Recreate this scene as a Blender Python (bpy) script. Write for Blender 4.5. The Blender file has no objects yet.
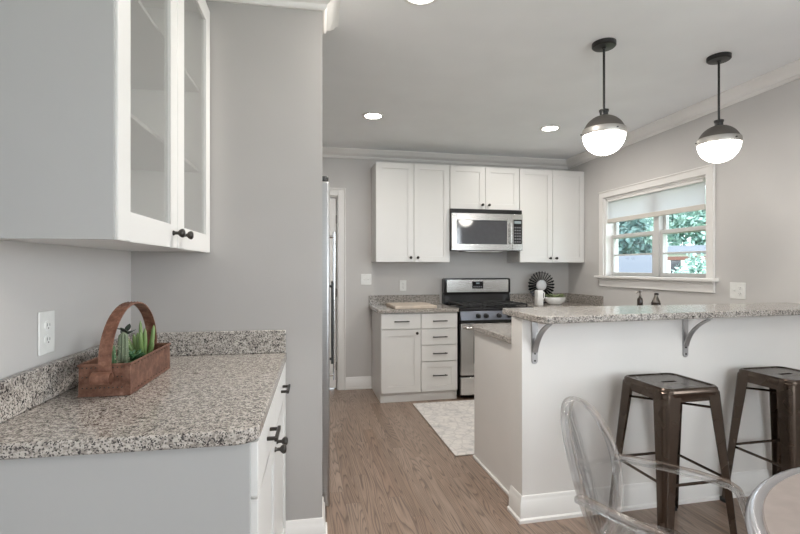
import bpy, bmesh, math, random
from mathutils import Vector, Matrix
random.seed(7)
sc = bpy.context.scene
COL = sc.collection
PI = math.pi
V = Vector

# ------------------------------------------------------------------ camera, world, sun, exposure
F = 467.0
YAW = math.atan(99.0 / F)
SKEW = -(YAW - math.atan(82.0 / F))          # the left run of the room stands two degrees off the kitchen's axes
EYE = 1.32
cam_d = bpy.data.cameras.new('camera')
cam = bpy.data.objects.new('camera', cam_d)
COL.objects.link(cam)
cam_d.sensor_width = 36.0
cam_d.lens = 36.0 * F / 800.0
cam_d.shift_y = 1.0 / 800.0
cam_d.clip_start = 0.05
cam.location = (0, 0, EYE)
cam.rotation_euler = (PI / 2, 0, -YAW)
sc.camera = cam

world = bpy.data.worlds.new('world')
sc.world = world
world.use_nodes = True
wn = world.node_tree
bg = wn.nodes['Background']
bg.inputs['Color'].default_value = (0.80, 0.92, 1.0, 1)
bg.inputs['Strength'].default_value = 3.5

sun_d = bpy.data.lights.new('sun', 'SUN')
sun_d.energy = 4.5
sun_d.angle = 0.02
sun_d.color = (1.0, 0.96, 0.9)
sun = bpy.data.objects.new('sun', sun_d)
COL.objects.link(sun)
sun.rotation_euler = (V((0.72, 0.05, -0.70))).to_track_quat('-Z', 'Y').to_euler()


def area_light(name, loc, direction, sx, sy, energy, color=(1, 1, 1), spread=PI):
    d = bpy.data.lights.new(name, 'AREA')
    d.shape = 'RECTANGLE'
    d.size, d.size_y = sx, sy
    d.energy = energy
    d.color = color
    d.spread = spread
    o = bpy.data.objects.new(name, d)
    COL.objects.link(o)
    o.location = loc
    o.rotation_euler = V(direction).to_track_quat('-Z', 'Y').to_euler()
    return o


# daylight through the dining-room windows behind the camera and through the kitchen window
area_light('daylight_rear', (1.75, -2.62, 1.50), (0, 1, 0.02), 2.3, 1.5, 30, (0.93, 0.97, 1.0))
area_light('daylight_side', (3.42, -0.40, 1.55), (-1, 0, 0), 1.7, 1.4, 36, (0.95, 0.98, 1.0))

sc.view_settings.view_transform = 'Standard'
sc.view_settings.look = 'None'
sc.view_settings.gamma = 1.0
sc.view_settings.use_curve_mapping = False
sc.view_settings.exposure = 0.46
sc.cycles.max_bounces = 14
sc.cycles.transparent_max_bounces = 24
sc.cycles.transmission_bounces = 14
sc.cycles.diffuse_bounces = 6
sc.cycles.sample_clamp_indirect = 8.0

# ------------------------------------------------------------------ materials


def nmat(name):
    m = bpy.data.materials.new(name)
    m.use_nodes = True
    return m, m.node_tree.nodes, m.node_tree.links, m.node_tree.nodes['Principled BSDF']


def setp(b, **k):
    for key, v in k.items():
        b.inputs[key.replace('_', ' ')].default_value = v


def rgb(c):
    return (c[0], c[1], c[2], 1)


def texco(n, l, scale=(1, 1, 1)):
    t = n.new('ShaderNodeTexCoord')
    mp = n.new('ShaderNodeMapping')
    mp.inputs['Scale'].default_value = scale
    l.new(t.outputs['Object'], mp.inputs['Vector'])
    return mp.outputs['Vector']


def noise(n, l, vec, scale, detail=3, rough=0.5):
    t = n.new('ShaderNodeTexNoise')
    t.inputs['Scale'].default_value = scale
    t.inputs['Detail'].default_value = detail
    t.inputs['Roughness'].default_value = rough
    l.new(vec, t.inputs['Vector'])
    return t.outputs['Fac']


def ramp(n, l, fac, stops):
    r = n.new('ShaderNodeValToRGB')
    el = r.color_ramp.elements
    while len(el) < len(stops):
        el.new(0.5)
    for e, (p, c) in zip(el, stops):
        e.position = p
        e.color = rgb(c) if len(c) == 3 else c
    l.new(fac, r.inputs['Fac'])
    return r.outputs['Color']


def bump(n, l, b, h, strength, dist=0.002):
    bp = n.new('ShaderNodeBump')
    bp.inputs['Strength'].default_value = strength
    bp.inputs['Distance'].default_value = dist
    l.new(h, bp.inputs['Height'])
    l.new(bp.outputs['Normal'], b.inputs['Normal'])


def paint(name, c, rough=0.5, var=0.02, scale=3.0, tex=220, bstr=0.03, spec=0.5):
    m, n, l, b = nmat(name)
    vec = texco(n, l)
    f = noise(n, l, vec, scale, 2)
    lo = tuple(max(0, x * (1 - var)) for x in c)
    hi = tuple(min(1, x * (1 + var)) for x in c)
    l.new(ramp(n, l, f, [(0.3, lo), (0.7, hi)]), b.inputs['Base Color'])
    setp(b, Roughness=rough, Specular_IOR_Level=spec)
    if bstr:
        bump(n, l, b, noise(n, l, vec, tex, 2), bstr, 0.001)
    return m


def metal(name, c, rough=0.3, var=0.05, stretch=(1, 1, 60), metallic=1.0):
    m, n, l, b = nmat(name)
    vec = texco(n, l, stretch)
    f = noise(n, l, vec, 6, 3)
    lo = tuple(x * (1 - var) for x in c)
    hi = tuple(min(1, x * (1 + var)) for x in c)
    l.new(ramp(n, l, f, [(0.3, lo), (0.7, hi)]), b.inputs['Base Color'])
    r = n.new('ShaderNodeMapRange')
    r.inputs['To Min'].default_value = rough * 0.85
    r.inputs['To Max'].default_value = rough * 1.15
    l.new(f, r.inputs['Value'])
    l.new(r.outputs['Result'], b.inputs['Roughness'])
    setp(b, Metallic=metallic)
    return m


def plain(name, c, rough=0.5, metallic=0.0, **k):
    m, n, l, b = nmat(name)
    vec = texco(n, l)
    f = noise(n, l, vec, 25, 2)
    l.new(ramp(n, l, f, [(0.3, tuple(x * 0.95 for x in c)), (0.7, tuple(min(1, x * 1.05) for x in c))]), b.inputs['Base Color'])
    setp(b, Roughness=rough, Metallic=metallic, **k)
    return m


def emit(name, c, s):
    m, n, l, b = nmat(name)
    setp(b, Base_Color=rgb(c), Emission_Color=rgb(c), Emission_Strength=s)
    return m


def schlick(n, l, f0=0.04, power=5.0):
    lw = n.new('ShaderNodeLayerWeight')
    lw.inputs['Blend'].default_value = 0.5
    pw = n.new('ShaderNodeMath')
    pw.operation = 'POWER'
    pw.inputs[1].default_value = power
    l.new(lw.outputs['Facing'], pw.inputs[0])
    ma = n.new('ShaderNodeMath')
    ma.operation = 'MULTIPLY_ADD'
    ma.inputs[1].default_value = 1.0 - f0
    ma.inputs[2].default_value = f0
    l.new(pw.outputs[0], ma.inputs[0])
    return ma.outputs[0]


def thin_glass(name, tint=(1, 1, 1), rough=0.0, milky=0.0):
    m, n, l, b = nmat(name)
    out = n['Material Output']
    n.remove(b)
    tr = n.new('ShaderNodeBsdfTransparent')
    tr.inputs['Color'].default_value = rgb(tint)
    gl = n.new('ShaderNodeBsdfGlossy')
    gl.inputs['Roughness'].default_value = rough
    mx = n.new('ShaderNodeMixShader')
    l.new(schlick(n, l), mx.inputs['Fac'])
    l.new(tr.outputs['BSDF'], mx.inputs[1])
    l.new(gl.outputs['BSDF'], mx.inputs[2])
    res = mx.outputs['Shader']
    if milky:
        df = n.new('ShaderNodeBsdfDiffuse')
        df.inputs['Color'].default_value = (0.75, 0.75, 0.74, 1)
        m2 = n.new('ShaderNodeMixShader')
        m2.inputs['Fac'].default_value = milky
        l.new(res, m2.inputs[1])
        l.new(df.outputs['BSDF'], m2.inputs[2])
        res = m2.outputs['Shader']
    l.new(res, out.inputs['Surface'])
    return m


def granite(name, light, mid, dark, tint=1.0):
    m, n, l, b = nmat(name)
    vec = texco(n, l)
    v1 = n.new('ShaderNodeTexVoronoi')
    v1.inputs['Scale'].default_value = 185
    l.new(vec, v1.inputs['Vector'])
    sep = n.new('ShaderNodeSeparateColor')
    l.new(v1.outputs['Color'], sep.inputs['Color'])
    big = noise(n, l, vec, 60, 4, 0.6)
    add = n.new('ShaderNodeMath')
    add.operation = 'MULTIPLY_ADD'
    add.inputs[1].default_value = 0.42
    l.new(sep.outputs[0], add.inputs[0])
    l.new(big, add.inputs[2])
    c1 = ramp(n, l, add.outputs[0], [(0.38, dark), (0.472, dark), (0.505, mid), (0.63, mid), (0.71, light), (0.98, tuple(min(1, x * 1.25) for x in light))])
    v2 = n.new('ShaderNodeTexVoronoi')
    v2.inputs['Scale'].default_value = 330
    l.new(vec, v2.inputs['Vector'])
    s2 = n.new('ShaderNodeSeparateColor')
    l.new(v2.outputs['Color'], s2.inputs['Color'])
    f2 = ramp(n, l, s2.outputs[1], [(0.80, (0, 0, 0)), (0.83, (1, 1, 1))])
    mx = n.new('ShaderNodeMix')
    mx.data_type = 'RGBA'
    l.new(f2, mx.inputs['Factor'])
    l.new(c1, mx.inputs['A'])
    mx.inputs['B'].default_value = rgb(tuple(x * 1.6 for x in dark))
    l.new(mx.outputs['Result'], b.inputs['Base Color'])
    setp(b, Roughness=0.16, Specular_IOR_Level=0.5)
    return m


def wood_floor():
    m, n, l, b = nmat('oak_floor')
    t = n.new('ShaderNodeTexCoord')
    s = n.new('ShaderNodeSeparateXYZ')
    l.new(t.outputs['Object'], s.inputs[0])

    def mth(op, a, bb=None, c=None):
        q = n.new('ShaderNodeMath')
        q.operation = op
        for i, x in enumerate((a, bb, c)):
            if x is None:
                continue
            if isinstance(x, (int, float)):
                q.inputs[i].default_value = x
            else:
                l.new(x, q.inputs[i])
        return q.outputs[0]

    def comb(x, y, z=0.0):
        q = n.new('ShaderNodeCombineXYZ')
        for i, w in enumerate((x, y, z)):
            if isinstance(w, (int, float)):
                q.inputs[i].default_value = w
            else:
                l.new(w, q.inputs[i])
        return q.outputs[0]

    def white(vec):
        q = n.new('ShaderNodeTexWhiteNoise')
        q.noise_dimensions = '3D'
        l.new(vec, q.inputs['Vector'])
        return q.outputs['Value']
    W, LN = 0.082, 1.15
    xr = mth('DIVIDE', s.outputs[0], W)
    row = mth('FLOOR', xr)
    off = mth('MULTIPLY', white(comb(row, 3.7, 1.0)), 5.0)
    yr = mth('ADD', mth('DIVIDE', s.outputs[1], LN), off)
    colm = mth('FLOOR', yr)
    pid = white(comb(row, colm, 9.0))
    pid2 = white(comb(row, colm, 21.0))
    # grain: contour lines of a stretched noise make cathedral figures
    gv = comb(mth('MULTIPLY', s.outputs[0], 15.0), mth('MULTIPLY', s.outputs[1], 0.95), mth('MULTIPLY', pid, 60.0))
    g = noise(n, l, gv, 1.0, 1.2, 0.35)
    gx = mth('MULTIPLY_ADD', s.outputs[0], 0.35, g)
    rings = mth('FRACT', mth('MULTIPLY', gx, 17.0))
    fine = noise(n, l, comb(mth('MULTIPLY', s.outputs[0], 420.0), mth('MULTIPLY', s.outputs[1], 9.0), pid), 1.0, 3, 0.6)
    line = ramp(n, l, rings, [(0.0, (0.10, 0.10, 0.10)), (0.18, (0.55, 0.55, 0.55)), (0.55, (1, 1, 1)), (0.88, (0.85, 0.85, 0.85)), (1.0, (0.12, 0.12, 0.12))])
    fl = ramp(n, l, fine, [(0.32, (0.72, 0.72, 0.72)), (0.62, (1.0, 1.0, 1.0))])
    tone = ramp(n, l, pid2, [(0.0, (0.27, 0.187, 0.139)), (0.35, (0.33, 0.236, 0.181)), (0.7, (0.37, 0.274, 0.216)), (1.0, (0.305, 0.209, 0.157))])

    def mul(a, c, f):
        q = n.new('ShaderNodeMix')
        q.data_type = 'RGBA'
        q.blend_type = 'MULTIPLY'
        q.inputs['Factor'].default_value = f
        l.new(a, q.inputs['A'])
        l.new(c, q.inputs['B'])
        return q.outputs['Result']
    c = mul(mul(tone, line, 0.62), fl, 0.85)
    fx = mth('FRACT', xr)
    fy = mth('FRACT', yr)
    ex = mth('MINIMUM', fx, mth('SUBTRACT', 1.0, fx))
    ey = mth('MULTIPLY', mth('MINIMUM', fy, mth('SUBTRACT', 1.0, fy)), LN / W)
    seam = mth('MINIMUM', ex, ey)
    sc_ = ramp(n, l, seam, [(0.0, (0.5, 0.5, 0.5)), (0.018, (1, 1, 1))])
    c = mul(c, sc_, 0.9)
    l.new(c, b.inputs['Base Color'])
    setp(b, Roughness=0.34, Specular_IOR_Level=0.45)
    bump(n, l, b, sc_, 0.2, 0.001)
    return m


def rug_mat():
    m, n, l, b = nmat('rug_pile')
    vec = texco(n, l)
    a = noise(n, l, vec, 9, 6, 0.7)
    c = ramp(n, l, a, [(0.34, (0.54, 0.525, 0.52)), (0.46, (0.66, 0.63, 0.61)), (0.62, (0.73, 0.70, 0.665))])
    v = n.new('ShaderNodeTexVoronoi')
    v.inputs['Scale'].default_value = 14
    v.feature = 'DISTANCE_TO_EDGE'
    l.new(vec, v.inputs['Vector'])
    e = ramp(n, l, v.outputs['Distance'], [(0.02, (0.78, 0.78, 0.79)), (0.10, (1, 1, 1))])
    mx = n.new('ShaderNodeMix')
    mx.data_type = 'RGBA'
    mx.blend_type = 'MULTIPLY'
    mx.inputs['Factor'].default_value = 0.7
    l.new(c, mx.inputs['A'])
    l.new(e, mx.inputs['B'])
    l.new(mx.outputs['Result'], b.inputs['Base Color'])
    setp(b, Roughness=0.95, Specular_IOR_Level=0.1)
    bump(n, l, b, noise(n, l, vec, 400, 2), 0.5, 0.003)
    return m


def rust_mat(name='copper_tin', k=1.0):
    m, n, l, b = nmat(name)
    vec = texco(n, l)
    a = noise(n, l, vec, 34, 6, 0.7)
    st = [(0.3, (0.085, 0.035, 0.024)), (0.48, (0.170, 0.080, 0.053)), (0.62, (0.25, 0.13, 0.09)), (0.75, (0.36, 0.21, 0.16))]
    c = ramp(n, l, a, [(p, tuple(x * k for x in q)) for p, q in st])
    l.new(c, b.inputs['Base Color'])
    setp(b, Roughness=0.45, Metallic=0.35)
    bump(n, l, b, a, 0.25, 0.002)
    return m


def foliage_mat(name, c1, c2):
    m, n, l, b = nmat(name)
    vec = texco(n, l)
    a = noise(n, l, vec, 0.9, 4, 0.7)
    l.new(ramp(n, l, a, [(0.3, c1), (0.7, c2)]), b.inputs['Base Color'])
    setp(b, Roughness=0.6)
    return m


def shade_mat():
    m, n, l, b = nmat('shade_fabric')
    out = n['Material Output']
    setp(b, Base_Color=(0.80, 0.81, 0.82, 1), Roughness=0.9)
    t = n.new('ShaderNodeBsdfTranslucent')
    t.inputs['Color'].default_value = (0.85, 0.87, 0.9, 1)
    mx = n.new('ShaderNodeMixShader')
    mx.inputs['Fac'].default_value = 0.45
    l.new(b.outputs['BSDF'], mx.inputs[1])
    l.new(t.outputs['BSDF'], mx.inputs[2])
    l.new(mx.outputs['Shader'], out.inputs['Surface'])
    return m


def acrylic_mat():
    m, n, l, b = nmat('clear_acrylic')
    out = n['Material Output']
    t = n.new('ShaderNodeBsdfTransparent')
    t.inputs['Color'].default_value = (0.985, 0.988, 0.995, 1)
    g = n.new('ShaderNodeBsdfGlossy')
    g.inputs['Roughness'].default_value = 0.02
    m1 = n.new('ShaderNodeMixShader')
    l.new(schlick(n, l, 0.07, 3.2), m1.inputs['Fac'])
    l.new(t.outputs['BSDF'], m1.inputs[1])
    l.new(g.outputs['BSDF'], m1.inputs[2])
    n.remove(b)
    l.new(m1.outputs['Shader'], out.inputs['Surface'])
    return m


def edge_mat():
    m, n, l, b = nmat('acrylic_edge')
    out = n['Material Output']
    setp(b, Base_Color=(0.985, 0.988, 1.0, 1), Roughness=0.0, IOR=1.46, Transmission_Weight=1.0)
    t = n.new('ShaderNodeBsdfTransparent')
    mx = n.new('ShaderNodeMixShader')
    mx.inputs['Fac'].default_value = 0.58
    l.new(b.outputs['BSDF'], mx.inputs[1])
    l.new(t.outputs['BSDF'], mx.inputs[2])
    l.new(mx.outputs['Shader'], out.inputs['Surface'])
    return m


M = dict(
    acrylic_edge=edge_mat(),
    wall=paint('wall_paint', (0.585, 0.568, 0.555), 0.6),
    wall_shaded=paint('shaded_wall_paint', (0.425, 0.404, 0.388), 0.6),  # wall paint darkened to carry the dimmer light on the partition
    ceiling=paint('ceiling_paint', (0.865, 0.88, 0.895), 0.75),
    trim=paint('trim_paint', (0.80, 0.78, 0.76), 0.35, bstr=0),
    knee=paint('knee_wall_paint', (0.78, 0.755, 0.73), 0.5),
    cab=paint('cabinet_white', (0.71, 0.70, 0.685), 0.35, 0.01, bstr=0),
    cabshaded=paint('cabinet_white_shaded', (0.42, 0.418, 0.415), 0.4, 0.01, bstr=0),  # cabinet white greyed in its colour for weaker light on ends and shelves
    floor=wood_floor(),
    granite=granite('granite', (0.43, 0.395, 0.36), (0.28, 0.252, 0.228), (0.045, 0.041, 0.040)),
    rug=rug_mat(),
    rugedge=plain('rug_backing', (0.10, 0.08, 0.07), 0.9),
    steel=metal('stainless', (0.60, 0.59, 0.575), 0.26),
    fridgesteel=metal('fridge_steel', (0.40, 0.40, 0.40), 0.30),
    bluesteel=metal('blue_grey_steel', (0.20, 0.21, 0.24), 0.3),
    chrome=metal('chrome', (0.75, 0.75, 0.76), 0.12),
    bracket=metal('grey_bracket_metal', (0.42, 0.41, 0.41), 0.4, metallic=0.7),
    bronze=metal('gunmetal_bronze', (0.098, 0.075, 0.061), 0.27, 0.04, (1, 1, 1)),
    dark=metal('dark_pewter', (0.07, 0.065, 0.06), 0.35),
    black=plain('black_metal', (0.012, 0.012, 0.012), 0.35),
    blackgloss=plain('black_enamel', (0.012, 0.012, 0.014), 0.08),
    castiron=plain('cast_iron', (0.02, 0.02, 0.02), 0.55),
    ovenglass=plain('oven_glass', (0.05, 0.052, 0.06), 0.06, Specular_IOR_Level=1.0),
    white=plain('white_plastic', (0.80, 0.80, 0.78), 0.35),
    ceramic=plain('white_ceramic', (0.82, 0.81, 0.79), 0.2),
    slot=plain('socket_slot', (0.06, 0.06, 0.06), 0.6),
    dome=metal('lamp_dome_metal', (0.17, 0.158, 0.145), 0.5, metallic=0.85),
    globe=emit('lit_opal_glass', (1.0, 0.95, 0.88), 11.5),
    fillglobe=emit('lit_fill_globe', (1.0, 0.96, 0.91), 30.0),  # glow of the added, unseen fill dome at the dining end
    downlight=emit('lit_lens', (1.0, 0.95, 0.88), 18.0),
    band=metal('nickel_band', (0.50, 0.48, 0.455), 0.5),
    glass=thin_glass('window_glass'),
    cabglass=thin_glass('cabinet_glass', (0.95, 0.95, 0.94), 0.02, 0.10),
    acrylic=acrylic_mat(),
    rust=rust_mat(),
    strap=rust_mat('strap_metal', 1.35),
    soil=plain('soil', (0.03, 0.022, 0.016), 0.9),
    cactus=plain('cactus_green', (0.06, 0.125, 0.05), 0.5),
    cactus2=plain('pale_cactus_green', (0.15, 0.185, 0.115), 0.55),
    aloe=plain('aloe_green', (0.165, 0.25, 0.085), 0.4),
    darkleaf=plain('dark_leaf', (0.035, 0.05, 0.04), 0.4),
    succ=plain('succulent_green', (0.045, 0.13, 0.05), 0.45),
    leaf=plain('olive_leaf', (0.20, 0.24, 0.11), 0.5),
    spine=plain('cactus_spine', (0.5, 0.48, 0.36), 0.6),
    tabletop=plain('table_top', (0.27, 0.225, 0.205), 0.24),
    tablerim=metal('table_rim', (0.62, 0.62, 0.65), 0.2),
    board=paint('board_wood', (0.56, 0.48, 0.40), 0.5, 0.12, 14, bstr=0),
    shade=shade_mat(),
    shaderail=paint('shade_rail', (0.66, 0.62, 0.57), 0.5, bstr=0),
    sash=paint('sash_paint', (0.62, 0.61, 0.60), 0.45, bstr=0),
    rubber=plain('black_rubber', (0.02, 0.02, 0.02), 0.7),
    petal=metal('blackened_tin', (0.035, 0.038, 0.045), 0.4),
    disc=metal('polished_disc', (0.88, 0.88, 0.90), 0.55, metallic=0.25),
    display=plain('display_black', (0.01, 0.01, 0.012), 0.1),
    digits=emit('display_digits', (0.20, 0.24, 0.25), 0.15),
    button=plain('grey_button', (0.16, 0.16, 0.17), 0.5),
    lawn=plain('lawn', (0.11, 0.19, 0.07), 0.9),
    roof=plain('grey_shingle', (0.085, 0.10, 0.125), 0.8),
    siding=plain('white_siding', (0.78, 0.77, 0.74), 0.7),
    brown=plain('brown_wood', (0.13, 0.055, 0.042), 0.7),
    bark=plain('bark', (0.08, 0.06, 0.05), 0.9),
    fol1=foliage_mat('foliage_pale', (0.16, 0.30, 0.26), (0.55, 0.72, 0.66)),
    fol2=foliage_mat('foliage_dark', (0.04, 0.09, 0.10), (0.14, 0.25, 0.23)),
    pump=metal('pump_steel', (0.16, 0.145, 0.13), 0.3),
    darkglass=plain('dark_brown_glass', (0.03, 0.022, 0.018), 0.12),
)

# ------------------------------------------------------------------ mesh helpers


class MB:
    """gathers shapes into one mesh; tf maps authoring coordinates to the frame's"""

    def __init__(self, tf=None):
        self.bm = bmesh.new()
        self.tf = tf or (lambda x, y, z: (x, y, z))

    def v(self, x, y, z):
        return self.bm.verts.new(self.tf(x, y, z))

    def face(self, vs):
        try:
            return self.bm.faces.new(vs)
        except ValueError:
            return None

    def box(self, x0, y0, z0, x1, y1, z1):
        x0, x1 = min(x0, x1), max(x0, x1)
        y0, y1 = min(y0, y1), max(y0, y1)
        z0, z1 = min(z0, z1), max(z0, z1)
        p = [self.v(x, y, z) for x in (x0, x1) for y in (y0, y1) for z in (z0, z1)]
        for f in ((0, 1, 3, 2), (4, 6, 7, 5), (0, 4, 5, 1), (2, 3, 7, 6), (0, 2, 6, 4), (1, 5, 7, 3)):
            self.face([p[i] for i in f])
        return self

    def hexa(self, pts):
        p = [self.v(*q) for q in pts]          # bottom 4 then top 4
        for f in ((3, 2, 1, 0), (4, 5, 6, 7), (0, 1, 5, 4), (1, 2, 6, 5), (2, 3, 7, 6), (3, 0, 4, 7)):
            self.face([p[i] for i in f])
        return self

    def loft(self, rings, cap0=True, cap1=True, closed=True):
        rs = [[self.v(*p) for p in r] for r in rings]
        n = len(rs[0])
        for a, b in zip(rs, rs[1:]):
            for i in range(n if closed else n - 1):
                j = (i + 1) % n
                self.face([a[i], a[j], b[j], b[i]])
        if cap0:
            self.face(list(reversed(rs[0])))
        if cap1:
            self.face(rs[-1])
        return self

    def torus_loft(self, rings):
        rs = [[self.v(*p) for p in r] for r in rings]
        n = len(rs[0])
        k = len(rs)
        for q in range(k):
            a, b = rs[q], rs[(q + 1) % k]
            for i in range(n):
                j = (i + 1) % n
                self.face([a[i], a[j], b[j], b[i]])
        return self

    def prism(self, poly, z0, z1):
        return self.loft([[(x, y, z0) for x, y in poly], [(x, y, z1) for x, y in poly]])

    def lathe(self, prof, c=(0, 0, 0), n=32, axis='z'):
        rings = []
        for r, h in prof:
            ring = []
            for i in range(n):
                a = 2 * PI * i / n
                p, q = max(r, 1e-5) * math.cos(a), max(r, 1e-5) * math.sin(a)
                if axis == 'z':
                    ring.append((c[0] + p, c[1] + q, c[2] + h))
                elif axis == 'x':
                    ring.append((c[0] + h, c[1] + p, c[2] + q))
                else:
                    ring.append((c[0] + p, c[1] + h, c[2] + q))
            rings.append(ring)
        return self.loft(rings)

    def tube(self, pts, r, n=10, closed=False, flat=1.0, up=None):
        pts = [V(p) for p in pts]
        k = len(pts)
        rr = r if isinstance(r, (list, tuple)) else [r] * k
        rings = []
        prev = None
        for i, p in enumerate(pts):
            if closed:
                t = pts[(i + 1) % k] - pts[i - 1]
            else:
                t = pts[min(i + 1, k - 1)] - pts[max(i - 1, 0)]
            t.normalize()
            if prev is None:
                u = V(up) if up else (V((0, 0, 1)) if abs(t.z) < 0.9 else V((1, 0, 0)))
            else:
                u = prev
            u = (u - t * u.dot(t)).normalized()
            prev = u
            w = t.cross(u)
            rings.append([tuple(p + u * (rr[i] * math.cos(2 * PI * j / n)) + w * (rr[i] * flat * math.sin(2 * PI * j / n))) for j in range(n)])
        if closed:
            return self.torus_loft(rings)
        return self.loft(rings)

    def strip(self, pts, ups, w, t):
        """flat bar of width w (along the side vector) and thickness t following pts; ups = normals"""
        pts = [V(p) for p in pts]
        rings = []
        k = len(pts)
        for i, p in enumerate(pts):
            tg = (pts[min(i + 1, k - 1)] - pts[max(i - 1, 0)]).normalized()
            u = V(ups[i])
            u = (u - tg * u.dot(tg)).normalized()
            s = tg.cross(u)
            rings.append([tuple(p + s * (w / 2 * a) + u * (t / 2 * b)) for a, b in ((-1, -1), (1, -1), (1, 1), (-1, 1))])
        return self.loft(rings)

    def sweep(self, prof, path):
        """prof: (out, up) points, path: 3-D polyline; out is to the right of travel, mitred at corners"""
        k = len(path)
        rings = []
        for i in range(k):
            p = V(path[i])
            d0 = (V(path[i]) - V(path[i - 1])) if i else None
            d1 = (V(path[i + 1]) - V(path[i])) if i < k - 1 else None
            ns = []
            for d in (d0, d1):
                if d is not None:
                    d = V((d.x, d.y, 0)).normalized()
                    ns.append(V((d.y, -d.x, 0)))
            nn = ns[0] if len(ns) == 1 else (ns[0] + ns[1])
            if len(ns) == 2:
                nn.normalize()
                nn = nn / max(0.3, nn.dot(ns[0]))
            rings.append([tuple(p + nn * o + V((0, 0, u))) for o, u in prof])
        return self.loft(rings)


ORG = {}


def build(name, mb, mat, parent=None, base=(0, 0, 0), bevel=0.0, seg=2, smooth=0.7, left=False, sub=0):
    bm = mb.bm
    if parent is not None:
        base = ORG[parent.name]
    bmesh.ops.remove_doubles(bm, verts=bm.verts, dist=1e-6)
    bmesh.ops.recalc_face_normals(bm, faces=bm.faces)
    bmesh.ops.translate(bm, verts=bm.verts, vec=-V(base))
    me = bpy.data.meshes.new(name)
    bm.to_mesh(me)
    bm.free()
    me.materials.append(mat)
    for p in me.polygons:
        p.use_smooth = True
    me.set_sharp_from_angle(angle=smooth)
    o = bpy.data.objects.new(name, me)
    COL.objects.link(o)
    ORG[o.name] = tuple(base)
    if parent is not None:
        o.parent = parent
    else:
        place(o, base, left)
    if bevel:
        b = o.modifiers.new('bevel', 'BEVEL')
        b.width = bevel
        b.segments = seg
        b.limit_method = 'ANGLE'
        b.angle_limit = 0.6
        b.harden_normals = False
    if sub:
        s = o.modifiers.new('subd', 'SUBSURF')
        s.levels = s.render_levels = sub
    return o


def place(o, base, left=False):
    if left:
        c, s = math.cos(SKEW), math.sin(SKEW)
        o.location = (base[0] * c - base[1] * s, base[0] * s + base[1] * c, base[2])
        o.rotation_euler = (0, 0, SKEW)
    else:
        o.location = base


def tag(o, label=None, cat=None, group=None, kind=None):
    if label:
        o['label'] = label
    if cat:
        o['category'] = cat
    if group:
        o['group'] = group
    if kind:
        o['kind'] = kind
    return o


def thing(name, label, cat, base=(0, 0, 0), left=False, group=None):
    o = bpy.data.objects.new(name, None)
    o.empty_display_size = 0.1
    COL.objects.link(o)
    ORG[o.name] = tuple(base)
    place(o, base, left)
    return tag(o, label, cat, group)


def struct(name, mb, mat, left=False, bevel=0.0, parent=None, **k):
    o = build(name, mb, mat, parent=parent, left=left, bevel=bevel, **k)
    if parent is None:
        o['kind'] = 'structure'
    return o


def copy_tree(o, parent=None):
    c = o.copy()
    COL.objects.link(c)
    if parent is not None:
        c.parent = parent
    for ch in [x for x in bpy.data.objects if x.parent == o]:
        copy_tree(ch, c)
    return c


def face_negy(yf):
    """authoring: x along the wall, y = depth outwards from the face, z up; the face looks to -Y"""
    return lambda x, y, z: (x, yf - y, z)


def face_posx(xf):
    return lambda x, y, z: (xf + y, x, z)


def arc(cx, cy, r, a0, a1, n):
    return [(cx + r * math.cos(a0 + (a1 - a0) * i / n), cy + r * math.sin(a0 + (a1 - a0) * i / n)) for i in range(n + 1)]


def rrect(x0, y0, x1, y1, r, n=6):
    return (arc(x0 + r, y0 + r, r, PI, 1.5 * PI, n) + arc(x1 - r, y0 + r, r, 1.5 * PI, 2 * PI, n)
            + arc(x1 - r, y1 - r, r, 0, 0.5 * PI, n) + arc(x0 + r, y1 - r, r, 0.5 * PI, PI, n))


# ------------------------------------------------------------------ room shell
XW, YW = 3.157, 5.09            # right wall and back wall faces
XL, YP = -0.80, 2.200           # left wall and partition faces (left frame)
YR = -2.45                      # rear wall face


def ceil_z(y, x=0.0):
    return 2.605 + 0.035 * min(1.1, max(0.0, x) / XW) * (YW - y) / 2.7


struct('floor', MB().box(-1.6, -2.7, -0.10, 3.35, 5.35, 0.0), M['floor'])
mb = MB()
xs = [-1.6, 0.0, 0.8, 1.6, 2.4, XW, 3.35]
ys = [-2.7 + 8.05 * k / 12 for k in range(13)]
lo = [[mb.v(x, y, ceil_z(y, x)) for y in ys] for x in xs]
hi = [[mb.v(x, y, 3.0) for y in ys] for x in xs]
for a in range(6):
    for b_ in range(12):
        mb.face([lo[a][b_], lo[a][b_ + 1], lo[a + 1][b_ + 1], lo[a + 1][b_]])
        mb.face([hi[a][b_], hi[a + 1][b_], hi[a + 1][b_ + 1], hi[a][b_ + 1]])
for a in range(6):
    for b_ in (0, 12):
        mb.face([lo[a][b_], lo[a + 1][b_], hi[a + 1][b_], hi[a][b_]])
for b_ in range(12):
    for a in (0, 6):
        mb.face([lo[a][b_], lo[a][b_ + 1], hi[a][b_ + 1], hi[a][b_]])
struct('ceiling', mb, M['ceiling'])
HT = 2.85
# back wall with a doorway (x -0.45..0.385, z 0..2.09)
DX0, DX1, DZ = -0.42, 0.392, 2.10
struct('wall_back', MB().box(-1.3, YW, 0, DX0, YW + .14, HT).box(DX1, YW, 0, XW + .18, YW + .14, HT).box(DX0, YW, DZ, DX1, YW + .14, HT), M['wall'])
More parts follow.
